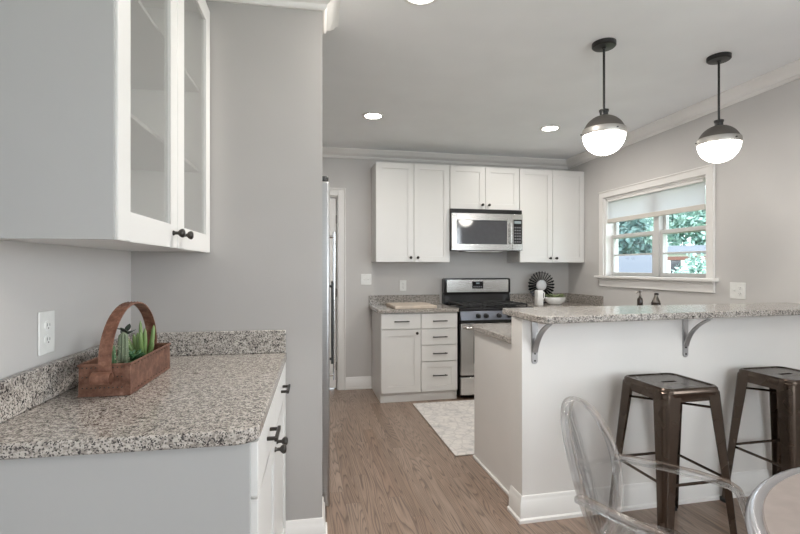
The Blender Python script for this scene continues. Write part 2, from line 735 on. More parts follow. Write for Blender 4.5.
# right wall with the kitchen window and a dining-room window behind the camera's side
WY0, WY1, WZ0, WZ1 = 3.115, 4.405, 1.240, 2.062
SY0, SY1, SZ0, SZ1 = -1.25, 0.45, 0.85, 2.25
mb = MB()
mb.box(XW, -2.6, 0, XW + .16, SY0, HT).box(XW, SY0, 0, XW + .16, SY1, SZ0).box(XW, SY0, SZ1, XW + .16, SY1, HT)
mb.box(XW, SY1, 0, XW + .16, WY0, HT).box(XW, WY0, 0, XW + .16, WY1, WZ0).box(XW, WY0, WZ1, XW + .16, WY1, HT).box(XW, WY1, 0, XW + .16, YW, HT)
struct('wall_right', mb, M['wall'])
RX0, RX1, RZ0, RZ1 = 0.60, 2.90, 0.75, 2.25
mb = MB()
mb.box(-1.3, YR - .15, 0, RX0, YR, HT).box(RX1, YR - .15, 0, XW, YR, HT).box(RX0, YR - .15, 0, RX1, YR, RZ0).box(RX0, YR - .15, RZ1, RX1, YR, HT)
struct('wall_rear', mb, M['wall'])
struct('wall_left', MB().box(XL - .14, -2.55, 0, XL, 5.25, HT), M['wall'], left=True)
XE = 0.020
struct('wall_partition', MB().box(XL, YP, 0, XE, YP + .200, HT), M['wall_shaded'], left=True)

# crown mouldings (profile: out from the wall, up from the ceiling line)
CROWN = [(0, 0.02), (0.085, 0.02), (0.085, -0.012), (0.070, -0.022), (0.060, -0.040), (0.040, -0.060), (0.022, -0.070), (0.020, -0.083), (0.010, -0.092), (0, -0.092)]
struct('trim_1', MB().sweep(CROWN, [(XW, -2.4, ceil_z(-2.4, XW)), (XW, YW, ceil_z(YW)), (-1.0, YW, ceil_z(YW))][::-1]), M['trim'])
P2 = YP + .200
# skirt: partition crown wraps its free end
struct('trim_2', MB().sweep(CROWN, [(XL, YP, ceil_z(YP)), (XE, YP, ceil_z(YP)), (XE, P2, ceil_z(P2)), (XL, P2, ceil_z(P2))]), M['trim'], left=True)
# baseboards
BASE = [(0, 0), (0.026, 0), (0.026, 0.016), (0.016, 0.022), (0.015, 0.100), (0.009, 0.108), (0.009, 0.122), (0.004, 0.132), (0, 0.132)]
BASE_P = [(o, u * 1.22 if u > .03 else u) for o, u in BASE]
struct('baseboard_partition', MB().sweep(BASE_P, [(-0.175, YP, 0), (XE, YP, 0), (XE, P2, 0), (-0.05, P2, 0)]), M['trim'], left=True)
struct('baseboard_back', MB().sweep(BASE, [(0.476, YW, 0), (0.757, YW, 0)]), M['trim'])
struct('baseboard_right', MB().sweep(BASE, [(XW, 2.2, 0), (XW, -2.4, 0)]), M['trim'])
struct('baseboard_left', MB().sweep(BASE, [(XL, -2.3, 0), (XL, 1.19, 0)]), M['trim'], left=True)

# door on the back wall
CW = 0.082
mb = MB()
mb.box(DX1, YW - .02, 0, DX1 + CW, YW, DZ + CW).box(DX0 - CW, YW - .02, 0, DX0, YW, DZ + CW).box(DX0, YW - .02, DZ, DX1, YW, DZ + CW)
mb.box(DX1 + CW - .016, YW - .03, 0, DX1 + CW, YW - .02, DZ + CW).box(DX0 - CW, YW - .03, DZ + CW - .016, DX1 + CW - .016, YW - .02, DZ + CW)
mb.box(DX1 - .034, YW + .080, 0, DX1 - .012, YW + .12, DZ - .012).box(DX0 + .012, YW + .080, 0, DX0 + .034, YW + .12, DZ - .012).box(DX0 + .034, YW + .080, DZ - .034, DX1 - .034, YW + .12, DZ - .012)
mb.box(DX1 - .012, YW, 0, DX1, YW + .12, DZ).box(DX0, YW, 0, DX0 + .012, YW + .12, DZ).box(DX0 + .012, YW, DZ - .012, DX1 - .012, YW + .12, DZ)
struct('trim_3', mb, M['trim'], bevel=.003)
mb = MB(face_negy(YW + .045))
a0, a1 = DX0 + .016, DX1 - .016
mb.box(a0, -.04, .012, a1, -.012, DZ - .016)
for x0, x1, z0, z1 in ((a0, a0 + .11, .012, DZ - .016), (a1 - .11, a1, .012, DZ - .016), (a0 + .11, a1 - .11, .012, .22), (a0 + .11, a1 - .11, .95, 1.09), (a0 + .11, a1 - .11, 1.96, DZ - .016)):
    mb.box(x0, -.012, z0, x1, 0, z1)
d1 = struct('door_1', mb, M['trim'], bevel=.003)
mb = MB()
mb.lathe([(0.028, 0), (0.028, -.006), (.011, -.012), (.011, -.035), (.026, -.048), (.028, -.062), (.018, -.074), (0, -.076)], (a0 + .055, YW + .045, .95), 20, 'y')
build('door_knob', mb, M['dark'], d1, smooth=.8)
mb = MB()
for hz in (0.25, 1.05, 1.85):
    mb.tube([(a1 + .004, YW + .044, hz - .045), (a1 + .004, YW + .044, hz + .045)], .006, 8)
build('hinge', mb, M['dark'], d1)

# ------------------------------------------------------------------ kitchen window
mb = MB()
cw = 0.068
mb.box(XW - .022, WY0 - cw, WZ0 - .0, XW, WY0, WZ1 + cw).box(XW - .022, WY1, WZ0, XW, WY1 + cw, WZ1 + cw).box(XW - .022, WY0, WZ1, XW, WY1, WZ1 + cw)
mb.box(XW - .030, WY0 - cw, WZ1 + cw - .014, XW - .022, WY1 + cw, WZ1 + cw)
mb.box(XW, WY0, WZ0, XW + .155, WY0 + .018, WZ1).box(XW, WY1 - .018, WZ0, XW + .155, WY1, WZ1).box(XW, WY0 + .018, WZ1 - .018, XW + .155, WY1 - .018, WZ1)
w1 = struct('window_1', mb, M['trim'], bevel=.003)
mb = MB().box(XW - .062, WY0 - cw - .03, WZ0 - .028, XW + .155, WY1 + cw + .03, WZ0)
build('window_sill', mb, M['trim'], w1, bevel=.007)
mb = MB().box(XW - .020, WY0 - cw, WZ0 - .115, XW, WY1 + cw, WZ0 - .028).box(XW - .028, WY0 - cw, WZ0 - .05, XW - .020, WY1 + cw, WZ0 - .028)
build('window_apron', mb, M['trim'], w1, bevel=.004)
MY = 3.735
mb = MB().box(XW + .055, MY - .034, WZ0, XW + .15, MY + .034, WZ1 - .018)
build('mullion', mb, M['sash'], w1, bevel=.003)
for y0, y1 in ((WY0 + .018, MY - .034), (MY + .034, WY1 - .018)):
    zt, zm = WZ1 - .018, 1.648
    # lower sash (inner) and upper sash (outer)
    for (x0, z0, z1, nm) in ((XW + .070, WZ0, zm + .02, 'lower_sash'), (XW + .106, zm - .02, zt, 'upper_sash')):
        s = .030
        mb = MB()
        mb.box(x0, y0, z0, x0 + .032, y0 + s, z1).box(x0, y1 - s, z0, x0 + .032, y1, z1)
        mb.box(x0, y0 + s, z0, x0 + .032, y1 - s, z0 + (.035 if nm == 'lower_sash' else .034)).box(x0, y0 + s, z1 - .034, x0 + .032, y1 - s, z1)
        zz = (z0 + z1) / 2
        mb.box(x0 + .008, y0 + s, zz - .008, x0 + .024, y1 - s, zz + .008)
        so = build(nm, mb, M['sash'], w1, bevel=.002)
        build('pane', MB().box(x0 + .014, y0 + s, z0 + .03, x0 + .018, y1 - s, z1 - .03), M['glass'], so)

# shade inside the kitchen window
t = thing('window_shade', 'white fabric pull-down shade covering the top half of the kitchen window', 'blind', (XW + .03, 3.76, 1.66))
sy0, sy1 = WY0 + .055, WY1 - .022
NPL = 18
mb = MB()
z0s, z1s = 1.835, WZ1 - .045
pts = []
for i in range(NPL + 1):
    z = z0s + (z1s - z0s) * i / NPL
    pts.append((XW + .028 + (.003 if i % 2 else -.003), z))
rings = []
poly = [(x - .0015, z) for x, z in pts] + [(x + .0015, z) for x, z in reversed(pts)]
mb.loft([[(x, sy0, z) for x, z in poly], [(x, sy1, z) for x, z in poly]])
build('shade_fabric', mb, M['shade'], t, smooth=1.2)
build('bottom_rail', MB().box(XW + .016, sy0, 1.792, XW + .040, sy1, 1.836), M['shaderail'], t, bevel=.004)
build('head_rail', MB().box(XW + .008, sy0, WZ1 - .046, XW + .052, sy1, WZ1 - .0185), M['trim'], t, bevel=.004)

# dining-room windows behind the camera
mb = MB()
for x0, x1, z0, z1 in ((RX0, RX0 + .06, RZ0, RZ1), (RX1 - .06, RX1, RZ0, RZ1), (RX0 + .06, RX1 - .06, RZ0, RZ0 + .06), (RX0 + .06, RX1 - .06, RZ1 - .06, RZ1), (1.72, 1.78, RZ0 + .06, RZ1 - .06)):
    mb.box(x0, YR - .12, z0, x1, YR - .06, z1)
mb.box(RX0 - .08, YR, RZ0 - .08, RX0, YR + .02, RZ1 + .08).box(RX1, YR, RZ0 - .08, RX1 + .08, YR + .02, RZ1 + .08).box(RX0, YR, RZ1, RX1, YR + .02, RZ1 + .08).box(RX0, YR, RZ0 - .08, RX1, YR + .03, RZ0)
w2 = struct('window_2', mb, M['trim'], bevel=.004)
build('pane', MB().box(RX0 + .06, YR - .092, RZ0 + .06, RX1 - .06, YR - .088, RZ1 - .06), M['glass'], w2)
mb = MB()
for y0, y1, z0, z1 in ((SY0, SY0 + .06, SZ0, SZ1), (SY1 - .06, SY1, SZ0, SZ1), (SY0 + .06, SY1 - .06, SZ0, SZ0 + .06), (SY0 + .06, SY1 - .06, SZ1 - .06, SZ1), (-.43, -.37, SZ0 + .06, SZ1 - .06)):
    mb.box(XW + .06, y0, z0, XW + .12, y1, z1)
mb.box(XW - .02, SY0 - .08, SZ0 - .08, XW, SY0, SZ1 + .08).box(XW - .02, SY1, SZ0 - .08, XW, SY1 + .08, SZ1 + .08).box(XW - .02, SY0, SZ1, XW, SY1, SZ1 + .08).box(XW - .03, SY0, SZ0 - .08, XW, SY1, SZ0)
w3 = struct('window_3', mb, M['trim'], bevel=.004)
build('pane', MB().box(XW + .088, SY0 + .06, SZ0 + .06, XW + .092, SY1 - .06, SZ1 - .06), M['glass'], w3)

# ------------------------------------------------------------------ cabinet helpers


def shaker(tf, x0, x1, z0, z1, rail=.062, th=.020, rec=.008):
    mb = MB(tf)
    mb.box(x0 + rail, 0, z0 + rail, x1 - rail, th - rec, z1 - rail)
    mb.box(x0, 0, z0, x0 + rail, th, z1).box(x1 - rail, 0, z0, x1, th, z1)
    mb.box(x0 + rail, 0, z0, x1 - rail, th, z0 + rail).box(x0 + rail, 0, z1 - rail, x1 - rail, th, z1)
    return mb


def slab(tf, x0, x1, z0, z1, th=.020):
    return MB(tf).box(x0, 0, z0, x1, th, z1)


def knob(tf, x, z, th=.020, s=1.0):
    mb = MB(tf)
    prof = [(.0075, 0), (.0075, .002), (.0048, .006), (.0048, .014), (.0105, .019), (.0130, .024), (.0125, .029), (.008, .032), (0, .033)]
    rings = []
    for r, h in prof:
        rings.append([(x + max(r, 1e-4) * s * math.cos(2 * PI * i / 16), th + h * s, z + max(r, 1e-4) * s * math.sin(2 * PI * i / 16)) for i in range(16)])
    mb.loft(rings)
    return mb


def pull(tf, x, z, w=.110, th=.020):
    mb = MB(tf)
    for sx in (-1, 1):
        mb.box(x + sx * (w / 2 - .014) - .005, th, z - .005, x + sx * (w / 2 - .014) + .005, th + .026, z + .005)
    mb.box(x - w / 2, th + .022, z - .0055, x + w / 2, th + .032, z + .0055)
    return mb


def cab_box(mb, x0, x1, y0, y1, z0, z1, w=.018, open_front=None, tf=None):
    return mb


# ------------------------------------------------------------------ left run: base cabinet, worktop, wall cabinet
CT = 0.935
lx = -0.165          # face of the carcass
t = thing('base_cabinet', 'white base cabinet under the granite worktop in the left foreground', 'cabinet', (-0.47, 1.67, 0), True)
CY0, CY1 = 1.172, 2.190
build('carcass', MB().box(XL + .006, CY0 + .012, .10, lx - .0, CY1, CT - .036), M['cab'], t, bevel=.002)
build('end_panel', MB().box(XL + .006, CY0, 0.0, lx + .004, CY0 + .012, CT - .036), M['cabshaded'], t, bevel=.0015)
build('toe_kick', MB().box(XL + .006, CY0 + .012, 0, lx - .055, CY1, .10), M['cab'], t)
tf = face_posx(lx)
half = [(CY0 + .018, 1.675), (1.679, CY1 - .004)]
for i, (a, b) in enumerate(half):
    d = build('drawer', slab(tf, a, b, .758, CT - .042), M['cab'], t, bevel=.002)
    build('handle', pull(tf, (a + b) / 2 + (.02 if i else 0), .828), M['dark'], d, bevel=.0015)
for i, (a, b) in enumerate(half):
    d = build('door', shaker(tf, a, b, .108, .752), M['cab'], t, bevel=.0015)
    build('knob', knob(tf, b - .035 if i == 0 else a + .035, .702, s=1.2), M['dark'], d, smooth=.9)

# worktop with rounded front corner, backsplashes as children
x0, x1, y0, y1 = XL + .004, -0.141, 1.154, YP - .003
r = .055
poly = [(x0, y0)] + arc(x1 - r, y0 + r, r, -PI / 2, 0, 8) + [(x1, y1), (x0, y1)]
wt = build('worktop', MB().prism(poly, CT - .036, CT), M['granite'], base=(x0, y0, CT), left=True, bevel=.006, seg=3)
tag(wt, 'speckled granite worktop in the left foreground under the glass-door cabinet', 'countertop')
build('backsplash', MB().box(x0, y0 + .05, CT + .0005, x0 + .026, y1 - .021, CT + .103), M['granite'], wt, bevel=.004)
build('backsplash', MB().box(x0, y1 - .02, CT + .0005, x1 - .003, y1, CT + .103), M['granite'], wt, bevel=.003)

# wall cabinet with glass doors
UX = -0.493          # carcass front
UZ0, UZ1 = 1.392, 2.46
UY0, UY1 = 1.221, 2.192
t = thing('wall_cabinet', 'white wall cabinet with two glass doors above the left worktop', 'cabinet', (-0.64, 1.68, UZ0), True)
mb = MB()
w = .018
mb.box(XL + .003, UY0, UZ0, UX, UY0 + w, UZ1).box(XL + .003, UY1 - w, UZ0, UX, UY1, UZ1)
mb.box(XL + .003, UY0 + w, UZ0, UX, UY1 - w, UZ0 + w).box(XL + .003, UY0 + w, UZ1 - w, UX, UY1 - w, UZ1)
mb.box(XL + .003, UY0 + w, UZ0 + w, XL + .010, UY1 - w, UZ1 - w)
build('carcass', mb, M['cab'], t, bevel=.0015)
build('end_panel', MB().box(XL + .003, UY0 - .006, UZ0 - .004, UX + .014, UY0, UZ1), M['cabshaded'], t, bevel=.001)
for z in (1.74, 2.09):
    build('shelf', MB().box(XL + .010, UY0 + w, z, UX - .02, UY1 - w, z + .012), M['cabshaded'], t)
tf = face_posx(UX)
ym = (UY0 + UY1) / 2
for i, (a, b) in enumerate(((UY0 + .0005, ym - .002), (ym + .002, UY1))):
    z0, z1, rl, th = UZ0 - .004, UZ1, .076, .020
    mb = MB(tf)
    mb.box(a, .001, z0, a + rl, th, z1).box(b - rl, .001, z0, b, th, z1).box(a + rl, .001, z0, b - rl, th, z0 + rl).box(a + rl, .001, z1 - rl, b - rl, th, z1)
    d = build('glass_door', mb, M['cab'], t, bevel=.002)
    build('pane', MB(tf).box(a + rl, .007, z0 + rl, b - rl, .011, z1 - rl), M['cabglass'], d)
    build('knob', knob(tf, b - .050 if i == 0 else a + .050, z0 + .048, s=1.15), M['dark'], d, smooth=.9)

# outlets and switches


def plate(name, label, cat, wall, x, z, w, h, gangs, style, left=False, base=None):
    if wall == 'L':
        tf = face_posx(XL)
        bb = (XL, x, z - h / 2)
    elif wall == 'B':
        tf = face_negy(YW)
        bb = (x, YW, z - h / 2)
    else:
        tf = lambda a, b, c: (XW - b, a, c)
        bb = (XW, x, z - h / 2)
    t = thing(name, label, cat, bb, left)
    mb = MB(tf).box(x - w / 2, 0.0005, z - h / 2, x + w / 2, .006, z + h / 2)
    build('plate', mb, M['white'], t, bevel=.003)
    for g in range(gangs):
        gx = x + (g - (gangs - 1) / 2) * .046
        if style[g] == 'o':
            for dz in (-.021, .021):
                mb = MB(tf)
                pr = [(gx + .0165 * math.cos(q), z + dz + .0145 * math.sin(q)) for q in [2 * PI * i / 20 for i in range(20)]]
                mb.loft([[(p, .006, q) for p, q in pr], [(p, .009, q) for p, q in pr]])
                so = build('socket', mb, M['white'], t)
                mb = MB(tf)
                mb.box(gx - .0075, .009, z + dz - .002, gx - .0055, .0095, z + dz + .007).box(gx + .0055, .009, z + dz - .002, gx + .0075, .0095, z + dz + .006)
                mb.box(gx - .002, .009, z + dz - .010, gx + .002, .0095, z + dz - .006)
                build('slots', mb, M['slot'], so)
        else:
            mb = MB(tf).box(gx - .005, .006, z - .012, gx + .005, .008, z + .012)
            mb.hexa([(gx - .004, .008, z - .002), (gx + .004, .008, z - .002), (gx + .004, .008, z + .009), (gx - .004, .008, z + .009),
                     (gx - .004, .016, z + .004), (gx + .004, .016, z + .004), (gx + .004, .015, z + .009), (gx - .004, .015, z + .009)])
            build('toggle', mb, M['white'], t)
    return t


plate('wall_outlet', 'white double socket plate on the wall above the left granite backsplash', 'outlet', 'L', 1.552, 1.128, .082, .128, 1, 'o', True)
plate('light_switch', 'white two-gang switch plate on the back wall beside the white door', 'switch', 'B', .698, 1.195, .116, .118, 2, 'ss')
plate('wall_outlet', 'white outlet plate on the back wall above the chopping board', 'outlet', 'B', 1.113, 1.125, .075, .118, 1, 'o')
plate('wall_outlet', 'white two-gang plate on the window wall above the bar top', 'outlet', 'R', 2.856, 1.152, .125, .122, 2, 'os')

# ------------------------------------------------------------------ back run
BF = 4.470 + .020          # carcass face; doors are 20 mm
tf = face_negy(BF)
BX0, BXM, BX1 = .760, 1.160, 1.540
t = thing('base_cabinet', 'white base cabinet with one drawer over a door, left of the stove run', 'cabinet', (.96, 4.8, 0))
build('carcass', MB().box(BX0, BF, .10, BXM, YW - .003, .877), M['cab'], t, bevel=.0015)
build('toe_kick', MB().box(BX0, BF + .012, 0, BXM, YW - .03, .10), M['cab'], t)
d = build('drawer', slab(tf, BX0 + .003, BXM - .003, .722, .868), M['cab'], t, bevel=.002)
build('handle', pull(tf, .962, .797, .150), M['dark'], d, bevel=.0015)
d = build('door', shaker(tf, BX0 + .003, BXM - .003, .098, .714), M['cab'], t, bevel=.0015)
build('knob', knob(tf, BXM - .045, .680, s=1.1), M['dark'], d, smooth=.9)
t = thing('drawer_cabinet', 'white base cabinet of four stacked drawers beside the stove', 'cabinet', (1.35, 4.8, 0))
build('carcass', MB().box(BXM + .001, BF, .10, BX1, YW - .003, .877), M['cab'], t, bevel=.0015)
build('toe_kick', MB().box(BXM + .001, BF + .012, 0, BX1, YW - .03, .10), M['cab'], t)
for z0, z1 in ((.722, .868), (.559, .714), (.396, .551), (.098, .388)):
    mb = slab(tf, BXM + .003, BX1 - .003, z0, z1) if z1 - z0 < .2 else shaker(tf, BXM + .003, BX1 - .003, z0, z1, .055)
    d = build('drawer', mb, M['cab'], t, bevel=.002)
    build('handle', pull(tf, (BXM + BX1) / 2, (z0 + z1) / 2 + (.012 if z1 - z0 > .2 else 0), .150), M['dark'], d, bevel=.0015)
CB = .915
wt = build('worktop', MB().box(.728, 4.452, .879, 1.549, YW - .003, CB), M['granite'], base=(1.14, 4.8, .879), bevel=.004)
tag(wt, 'short granite worktop on the white drawers left of the stove', 'countertop')
build('backsplash', MB().box(.728, YW - .024, CB + .0005, 1.532, YW - .003, CB + .105), M['granite'], wt, bevel=.003)

# chopping board
cb_ = build('chopping_board', MB().prism(rrect(.90, 4.50, 1.335, 4.98, .015), CB + .0008, CB + .030), M['board'], base=(1.12, 4.74, CB), bevel=.005)
tag(cb_, 'pale wooden chopping board lying on the worktop left of the stove', 'cutting board')

# right back corner: base cabinet and worktop
RX = 2.357
t = thing('base_cabinet', 'white corner base cabinet right of the stove behind the breakfast bar', 'cabinet', (2.73, 4.8, 0))
build('carcass', MB().box(RX, BF, .10, XW - .003, YW - .003, .877), M['cab'], t, bevel=.0015)
build('toe_kick', MB().box(RX, BF + .06, 0, XW - .003, YW - .03, .10), M['cab'], t)
for a, b in ((RX + .003, 2.735), (2.739, XW - .006)):
    d = build('drawer', slab(tf, a, b, .722, .868), M['cab'], t, bevel=.002)
    build('handle', pull(tf, (a + b) / 2, .797, .150), M['dark'], d)
    d = build('door', shaker(tf, a, b, .098, .714), M['cab'], t, bevel=.0015)
    build('knob', knob(tf, b - .04 if a < 2.5 else a + .04, .680), M['dark'], d, smooth=.9)
wt = build('worktop', MB().box(2.355, 4.452, .879, XW - .002, YW - .003, CB), M['granite'], base=(2.7, 4.8, .879), bevel=.004)
tag(wt, 'granite corner worktop under the window-side wall cabinet', 'countertop')
build('backsplash', MB().box(2.357, YW - .024, CB + .0005, XW - .024, YW - .003, CB + .105), M['granite'], wt, bevel=.003)
build('backsplash', MB().box(XW - .023, 4.420, CB + .0005, XW - .002, YW - .003, CB + .105), M['granite'], wt, bevel=.003)

# wall cabinets
UF = 4.760 + .020
tf = face_negy(UF)
for (xa, xb, z0, lab) in ((.755, 1.551, 1.387, 'tall white two-door wall cabinet left of the microwave'),
                          (1.555, 2.354, 1.959, 'short white two-door wall cabinet above the microwave'),
                          (2.358, XW - .003, 1.387, 'tall white two-door wall cabinet right of the microwave, beside the window')):
    z1 = 2.415
    t = thing('wall_cabinet', lab, 'cabinet', ((xa + xb) / 2, 4.92, z0), group='wall cabinets along the back wall')
    build('carcass', MB().box(xa, UF, z0, xb, YW - .003, z1), M['cab'], t, bevel=.0015)
    xm = (xa + xb) / 2 + (.006 if xa < 1 else 0)
    for i, (a, b) in enumerate(((xa + .002, xm - .002), (xm + .002, xb - .002))):
        d = build('door', shaker(tf, a, b, z0 - .004, z1, .060), M['cab'], t, bevel=.0015)
        build('knob', knob(tf, b - .036 if i == 0 else a + .036, z0 + .042, s=1.15), M['dark'], d, smooth=.9)

# microwave
MX0, MX1, MZ0, MZ1, MF = 1.553, 2.366, 1.505, 1.953, 4.700
t = thing('microwave', 'stainless over-the-range microwave hung under the short wall cabinet', 'microwave', ((MX0 + MX1) / 2, 4.9, MZ0))
build('body', MB().box(MX0 + .001, MF + .035, MZ0, 2.354, YW - .004, MZ1), M['blackgloss'], t, bevel=.003)
tf = face_negy(MF + .035)
mb = MB(tf).box(MX0 + .004, 0, 1.906, MX1 - .004, .020, MZ1 - .004)
for k in range(4):
    mb.box(MX0 + .01, .020, 1.910 + k * .010, MX1 - .01, .024, 1.914 + k * .010)
build('vent_grille', mb, M['black'], t, bevel=.001)
DXR = MX1 - .125
mb = MB(tf)
wx0, wx1, wz0, wz1 = MX0 + .055, DXR - .060, MZ0 + .070, 1.906 - .075
mb.box(MX0 + .003, 0, MZ0 + .006, wx0, .035, 1.902).box(wx1, 0, MZ0 + .006, DXR, .035, 1.902)
mb.box(wx0, 0, MZ0 + .006, wx1, .035, wz0).box(wx0, 0, wz1, wx1, .035, 1.902)
dr = build('door', mb, M['steel'], t, bevel=.002)
build('window', MB(tf).box(wx0, .004, wz0, wx1, .030, wz1), M['ovenglass'], dr)
mb = MB(tf)
mb.tube([(DXR - .026, .035, 1.585), (DXR - .026, .062, 1.592), (DXR - .026, .062, 1.800), (DXR - .026, .035, 1.807)], .009, 10)
build('handle', mb, M['steel'], dr)
mb = MB(tf).box(DXR + .003, 0, MZ0 + .006, MX1 - .003, .034, 1.902)
cp = build('control_panel', mb, M['steel'], t, bevel=.002)
build('keypad', MB(tf).box(DXR + .014, .034, MZ0 + .075, MX1 - .012, .036, 1.845), M['display'], cp)
mb = MB(tf).box(DXR + .024, .036, 1.800, MX1 - .022, .0365, 1.830)
build('display', mb, M['digits'], cp)
mb = MB(tf)
for r_ in range(6):
    for c_ in range(3):
        kx = DXR + .026 + c_ * .027
        kz = MZ0 + .090 + r_ * .031
        mb.box(kx, .036, kz, kx + .018, .0372, kz + .016)
build('buttons', mb, M['button'], cp)
build('underlight_panel', MB().box(MX0 + .18, MF + .06, MZ0 - .012, MX1 - .22, MF + .30, MZ0), M['steel'], t, bevel=.002)

# stove
SX0, SX1, SF = 1.560, 2.352, 4.445
t = thing('gas_stove', 'stainless gas stove with black grates between the white base cabinets', 'stove', ((SX0 + SX1) / 2, 4.75, 0))
build('body', MB().box(SX0, SF + .031, .03, SX1, YW - .01, .885), M['dark'], t, bevel=.003)
for sx in (SX0 + .05, SX1 - .05):
    for sy in (SF + .09, YW - .1):
        build('foot', MB().lathe([(.018, 0), (.018, .03)], (sx, sy, 0), 12), M['black'], t)
tf = face_negy(SF + .03)
build('cooktop', MB().box(SX0, SF + .005, .885, SX1, YW - .055, .918), M['blackgloss'], t, bevel=.006)
mb = MB(tf)
mb.hexa([(SX0, 0, .795), (SX1, 0, .795), (SX1, .045, .795), (SX0, .045, .795), (SX0, 0, .884), (SX1, 0, .884), (SX1, .026, .884), (SX0, .026, .884)])
cp = build('control_panel', mb, M['bluesteel'], t, bevel=.003)
for kx in (1.745, 1.828, 1.968, 2.085, 2.170):
    mb = MB(tf)
    rings = []
    for r_, h in ((.024, .030), (.024, .040), (.020, .044), (.020, .066), (.015, .070), (.0005, .070)):
        rings.append([(kx + r_ * math.cos(2 * PI * i / 20), h + .004, .838 + r_ * math.sin(2 * PI * i / 20)) for i in range(20)])
    mb.loft(rings)
    mb.box(kx - .004, .070, .822, kx + .004, .080, .856)
    build('knob', mb, M['black'], cp, smooth=.8)
build('trim_strip', MB(tf).box(SX0, 0, .765, SX1, .024, .792), M['black'], t, bevel=.002)
mb = MB(tf)
ox0, ox1, oz0, oz1 = SX0 + .135, SX1 - .135, .36, .63
mb.box(SX0 + .003, 0, .245, ox0, .040, .760).box(ox1, 0, .245, SX1 - .003, .040, .760).box(ox0, 0, .245, ox1, .040, oz0).box(ox0, 0, oz1, ox1, .040, .760)
od = build('oven_door', mb, M['steel'], t, bevel=.004)
build('window', MB(tf).box(ox0, .002, oz0, ox1, .038, oz1), M['ovenglass'], od)
mb = MB(tf)
mb.tube([(SX0 + .045, .080, .722), (SX1 - .045, .080, .722)], .012, 12)
for sx in (SX0 + .075, SX1 - .075):
    mb.tube([(sx, .038, .722), (sx, .080, .722)], .009, 10)
build('handle', mb, M['steel'], od)
build('storage_drawer', MB(tf).box(SX0 + .003, 0, .045, SX1 - .003, .036, .222), M['steel'], t, bevel=.004)
# backguard
mb = MB()
mb.hexa([(SX0, YW - .105, .918), (SX1, YW - .105, .918), (SX1, YW - .012, .918), (SX0, YW - .012, .918),
         (SX0, YW - .085, 1.035), (SX1, YW - .085, 1.035), (SX1, YW - .012, 1.035), (SX0, YW - .012, 1.035)])
bgd = build('backguard', mb, M['blackgloss'], t, bevel=.003)
mb = MB()
pr = rrect(SX0 + .0, 1.030, SX1 - .0, 1.205, .022)
mb.loft([[(x, YW - .108, z) for x, z in pr], [(x, YW - .012, z) for x, z in pr]])
build('console_frame', mb, M['blackgloss'], bgd, bevel=.003)
pr = rrect(SX0 + .028, 1.048, SX1 - .028, 1.190, .012)
mb = MB().loft([[(x, YW - .114, z) for x, z in pr], [(x, YW - .107, z) for x, z in pr]])
build('console_panel', mb, M['steel'], bgd, bevel=.002)
cx = 1.952
mb = MB().box(cx - .065, YW - .118, 1.088, cx + .065, YW - .113, 1.168)
build('clock_display', mb, M['display'], bgd, bevel=.001)
mb = MB().box(cx - .020, YW - .1187, 1.140, cx + .020, YW - .1178, 1.156)
build('clock_digits', mb, M['digits'], bgd)
mb = MB()
for k in range(5):
    mb.box(cx - .052 + k * .022, YW - .1192, 1.102, cx - .038 + k * .022, YW - .1178, 1.116)
build('buttons', mb, M['button'], bgd)
# grates
for gi, (gx0, gx1) in enumerate(((SX0 + .04, 1.81), (1.82, 2.08), (2.09, SX1 - .04))):
    mb = MB()
    gy0, gy1 = SF + .045, YW - .135
    for x in (gx0, gx1 - .012):
        mb.box(x, gy0, .936, x + .012, gy1, .950)
    for y in (gy0, (gy0 + gy1) / 2 - .006, gy1 - .012):
        mb.box(gx0 + .012, y, .936, gx1 - .012, y + .012, .950)
    for y in (gy0 + .13, gy1 - .14):
        mb.box(gx0 + .012, y, .936, gx0 + .085, y + .010, .953).box(gx1 - .085, y, .936, gx1 - .012, y + .010, .953)
        mb.box((gx0 + gx1) / 2 - .005, y - .10, .936, (gx0 + gx1) / 2 + .005, y - .035, .953)
    for x in (gx0, gx1 - .012):
        for y in (gy0, gy1 - .012):
            mb.box(x, y, .9182, x + .012, y + .012, .936)
    build('grate', mb, M['castiron'], t, bevel=.001)
    for y in (gy0 + .13, gy1 - .14):
        mb = MB().lathe([(.045, 0), (.045, .006), (.034, .008), (.034, .014), (.030, .016), (0, .016)], ((gx0 + gx1) / 2, y, .918), 20)
        build('burner', mb, M['castiron'], t)

# ------------------------------------------------------------------ counter decor in the back corner
t = thing('sunburst_sculpture', 'black metal sunburst with a bright round centre on the corner worktop', 'decoration', (2.745, 4.985, CB))
cx, cy, cz = 2.742, 4.985, 1.118
NP = 26
for k in range(NP):
    a = 2 * PI * k / NP + .06
    d = V((math.cos(a), 0, math.sin(a)))
    s = V((-math.sin(a), 0, math.cos(a)))
    rings = []
    for rad, w_, tw in ((.042, .004, .0), (.075, .0085, .006), (.126, .0125, .010), (.158, .0135, .010), (.168, .008, .006)):
        c = V((cx, cy, cz)) + d * rad
        nrm = V((0, -1, 0))
        ax = (s * math.cos(.75) + nrm * math.sin(.75))
        th_ = ax.cross(d).normalized() * .0012
        rings.append([tuple(c + ax * w_ + th_), tuple(c - ax * w_ + th_), tuple(c - ax * w_ - th_), tuple(c + ax * w_ - th_)])
    build('petal', MB().loft(rings), M['petal'], t)
mb = MB()
mb.tube([(cx + .15 * math.cos(2 * PI * i / 40), cy + .004, cz + .15 * math.sin(2 * PI * i / 40)) for i in range(40)], .0025, 6, True)
build('ring', mb, M['petal'], t)
mb = MB().lathe([(0, -.022), (.034, -.021), (.058, -.013), (.065, -.002), (.065, .004), (0, .006)], (cx, cy, cz), 32, 'y')
build('centre_disc', mb, M['disc'], t, smooth=.8)
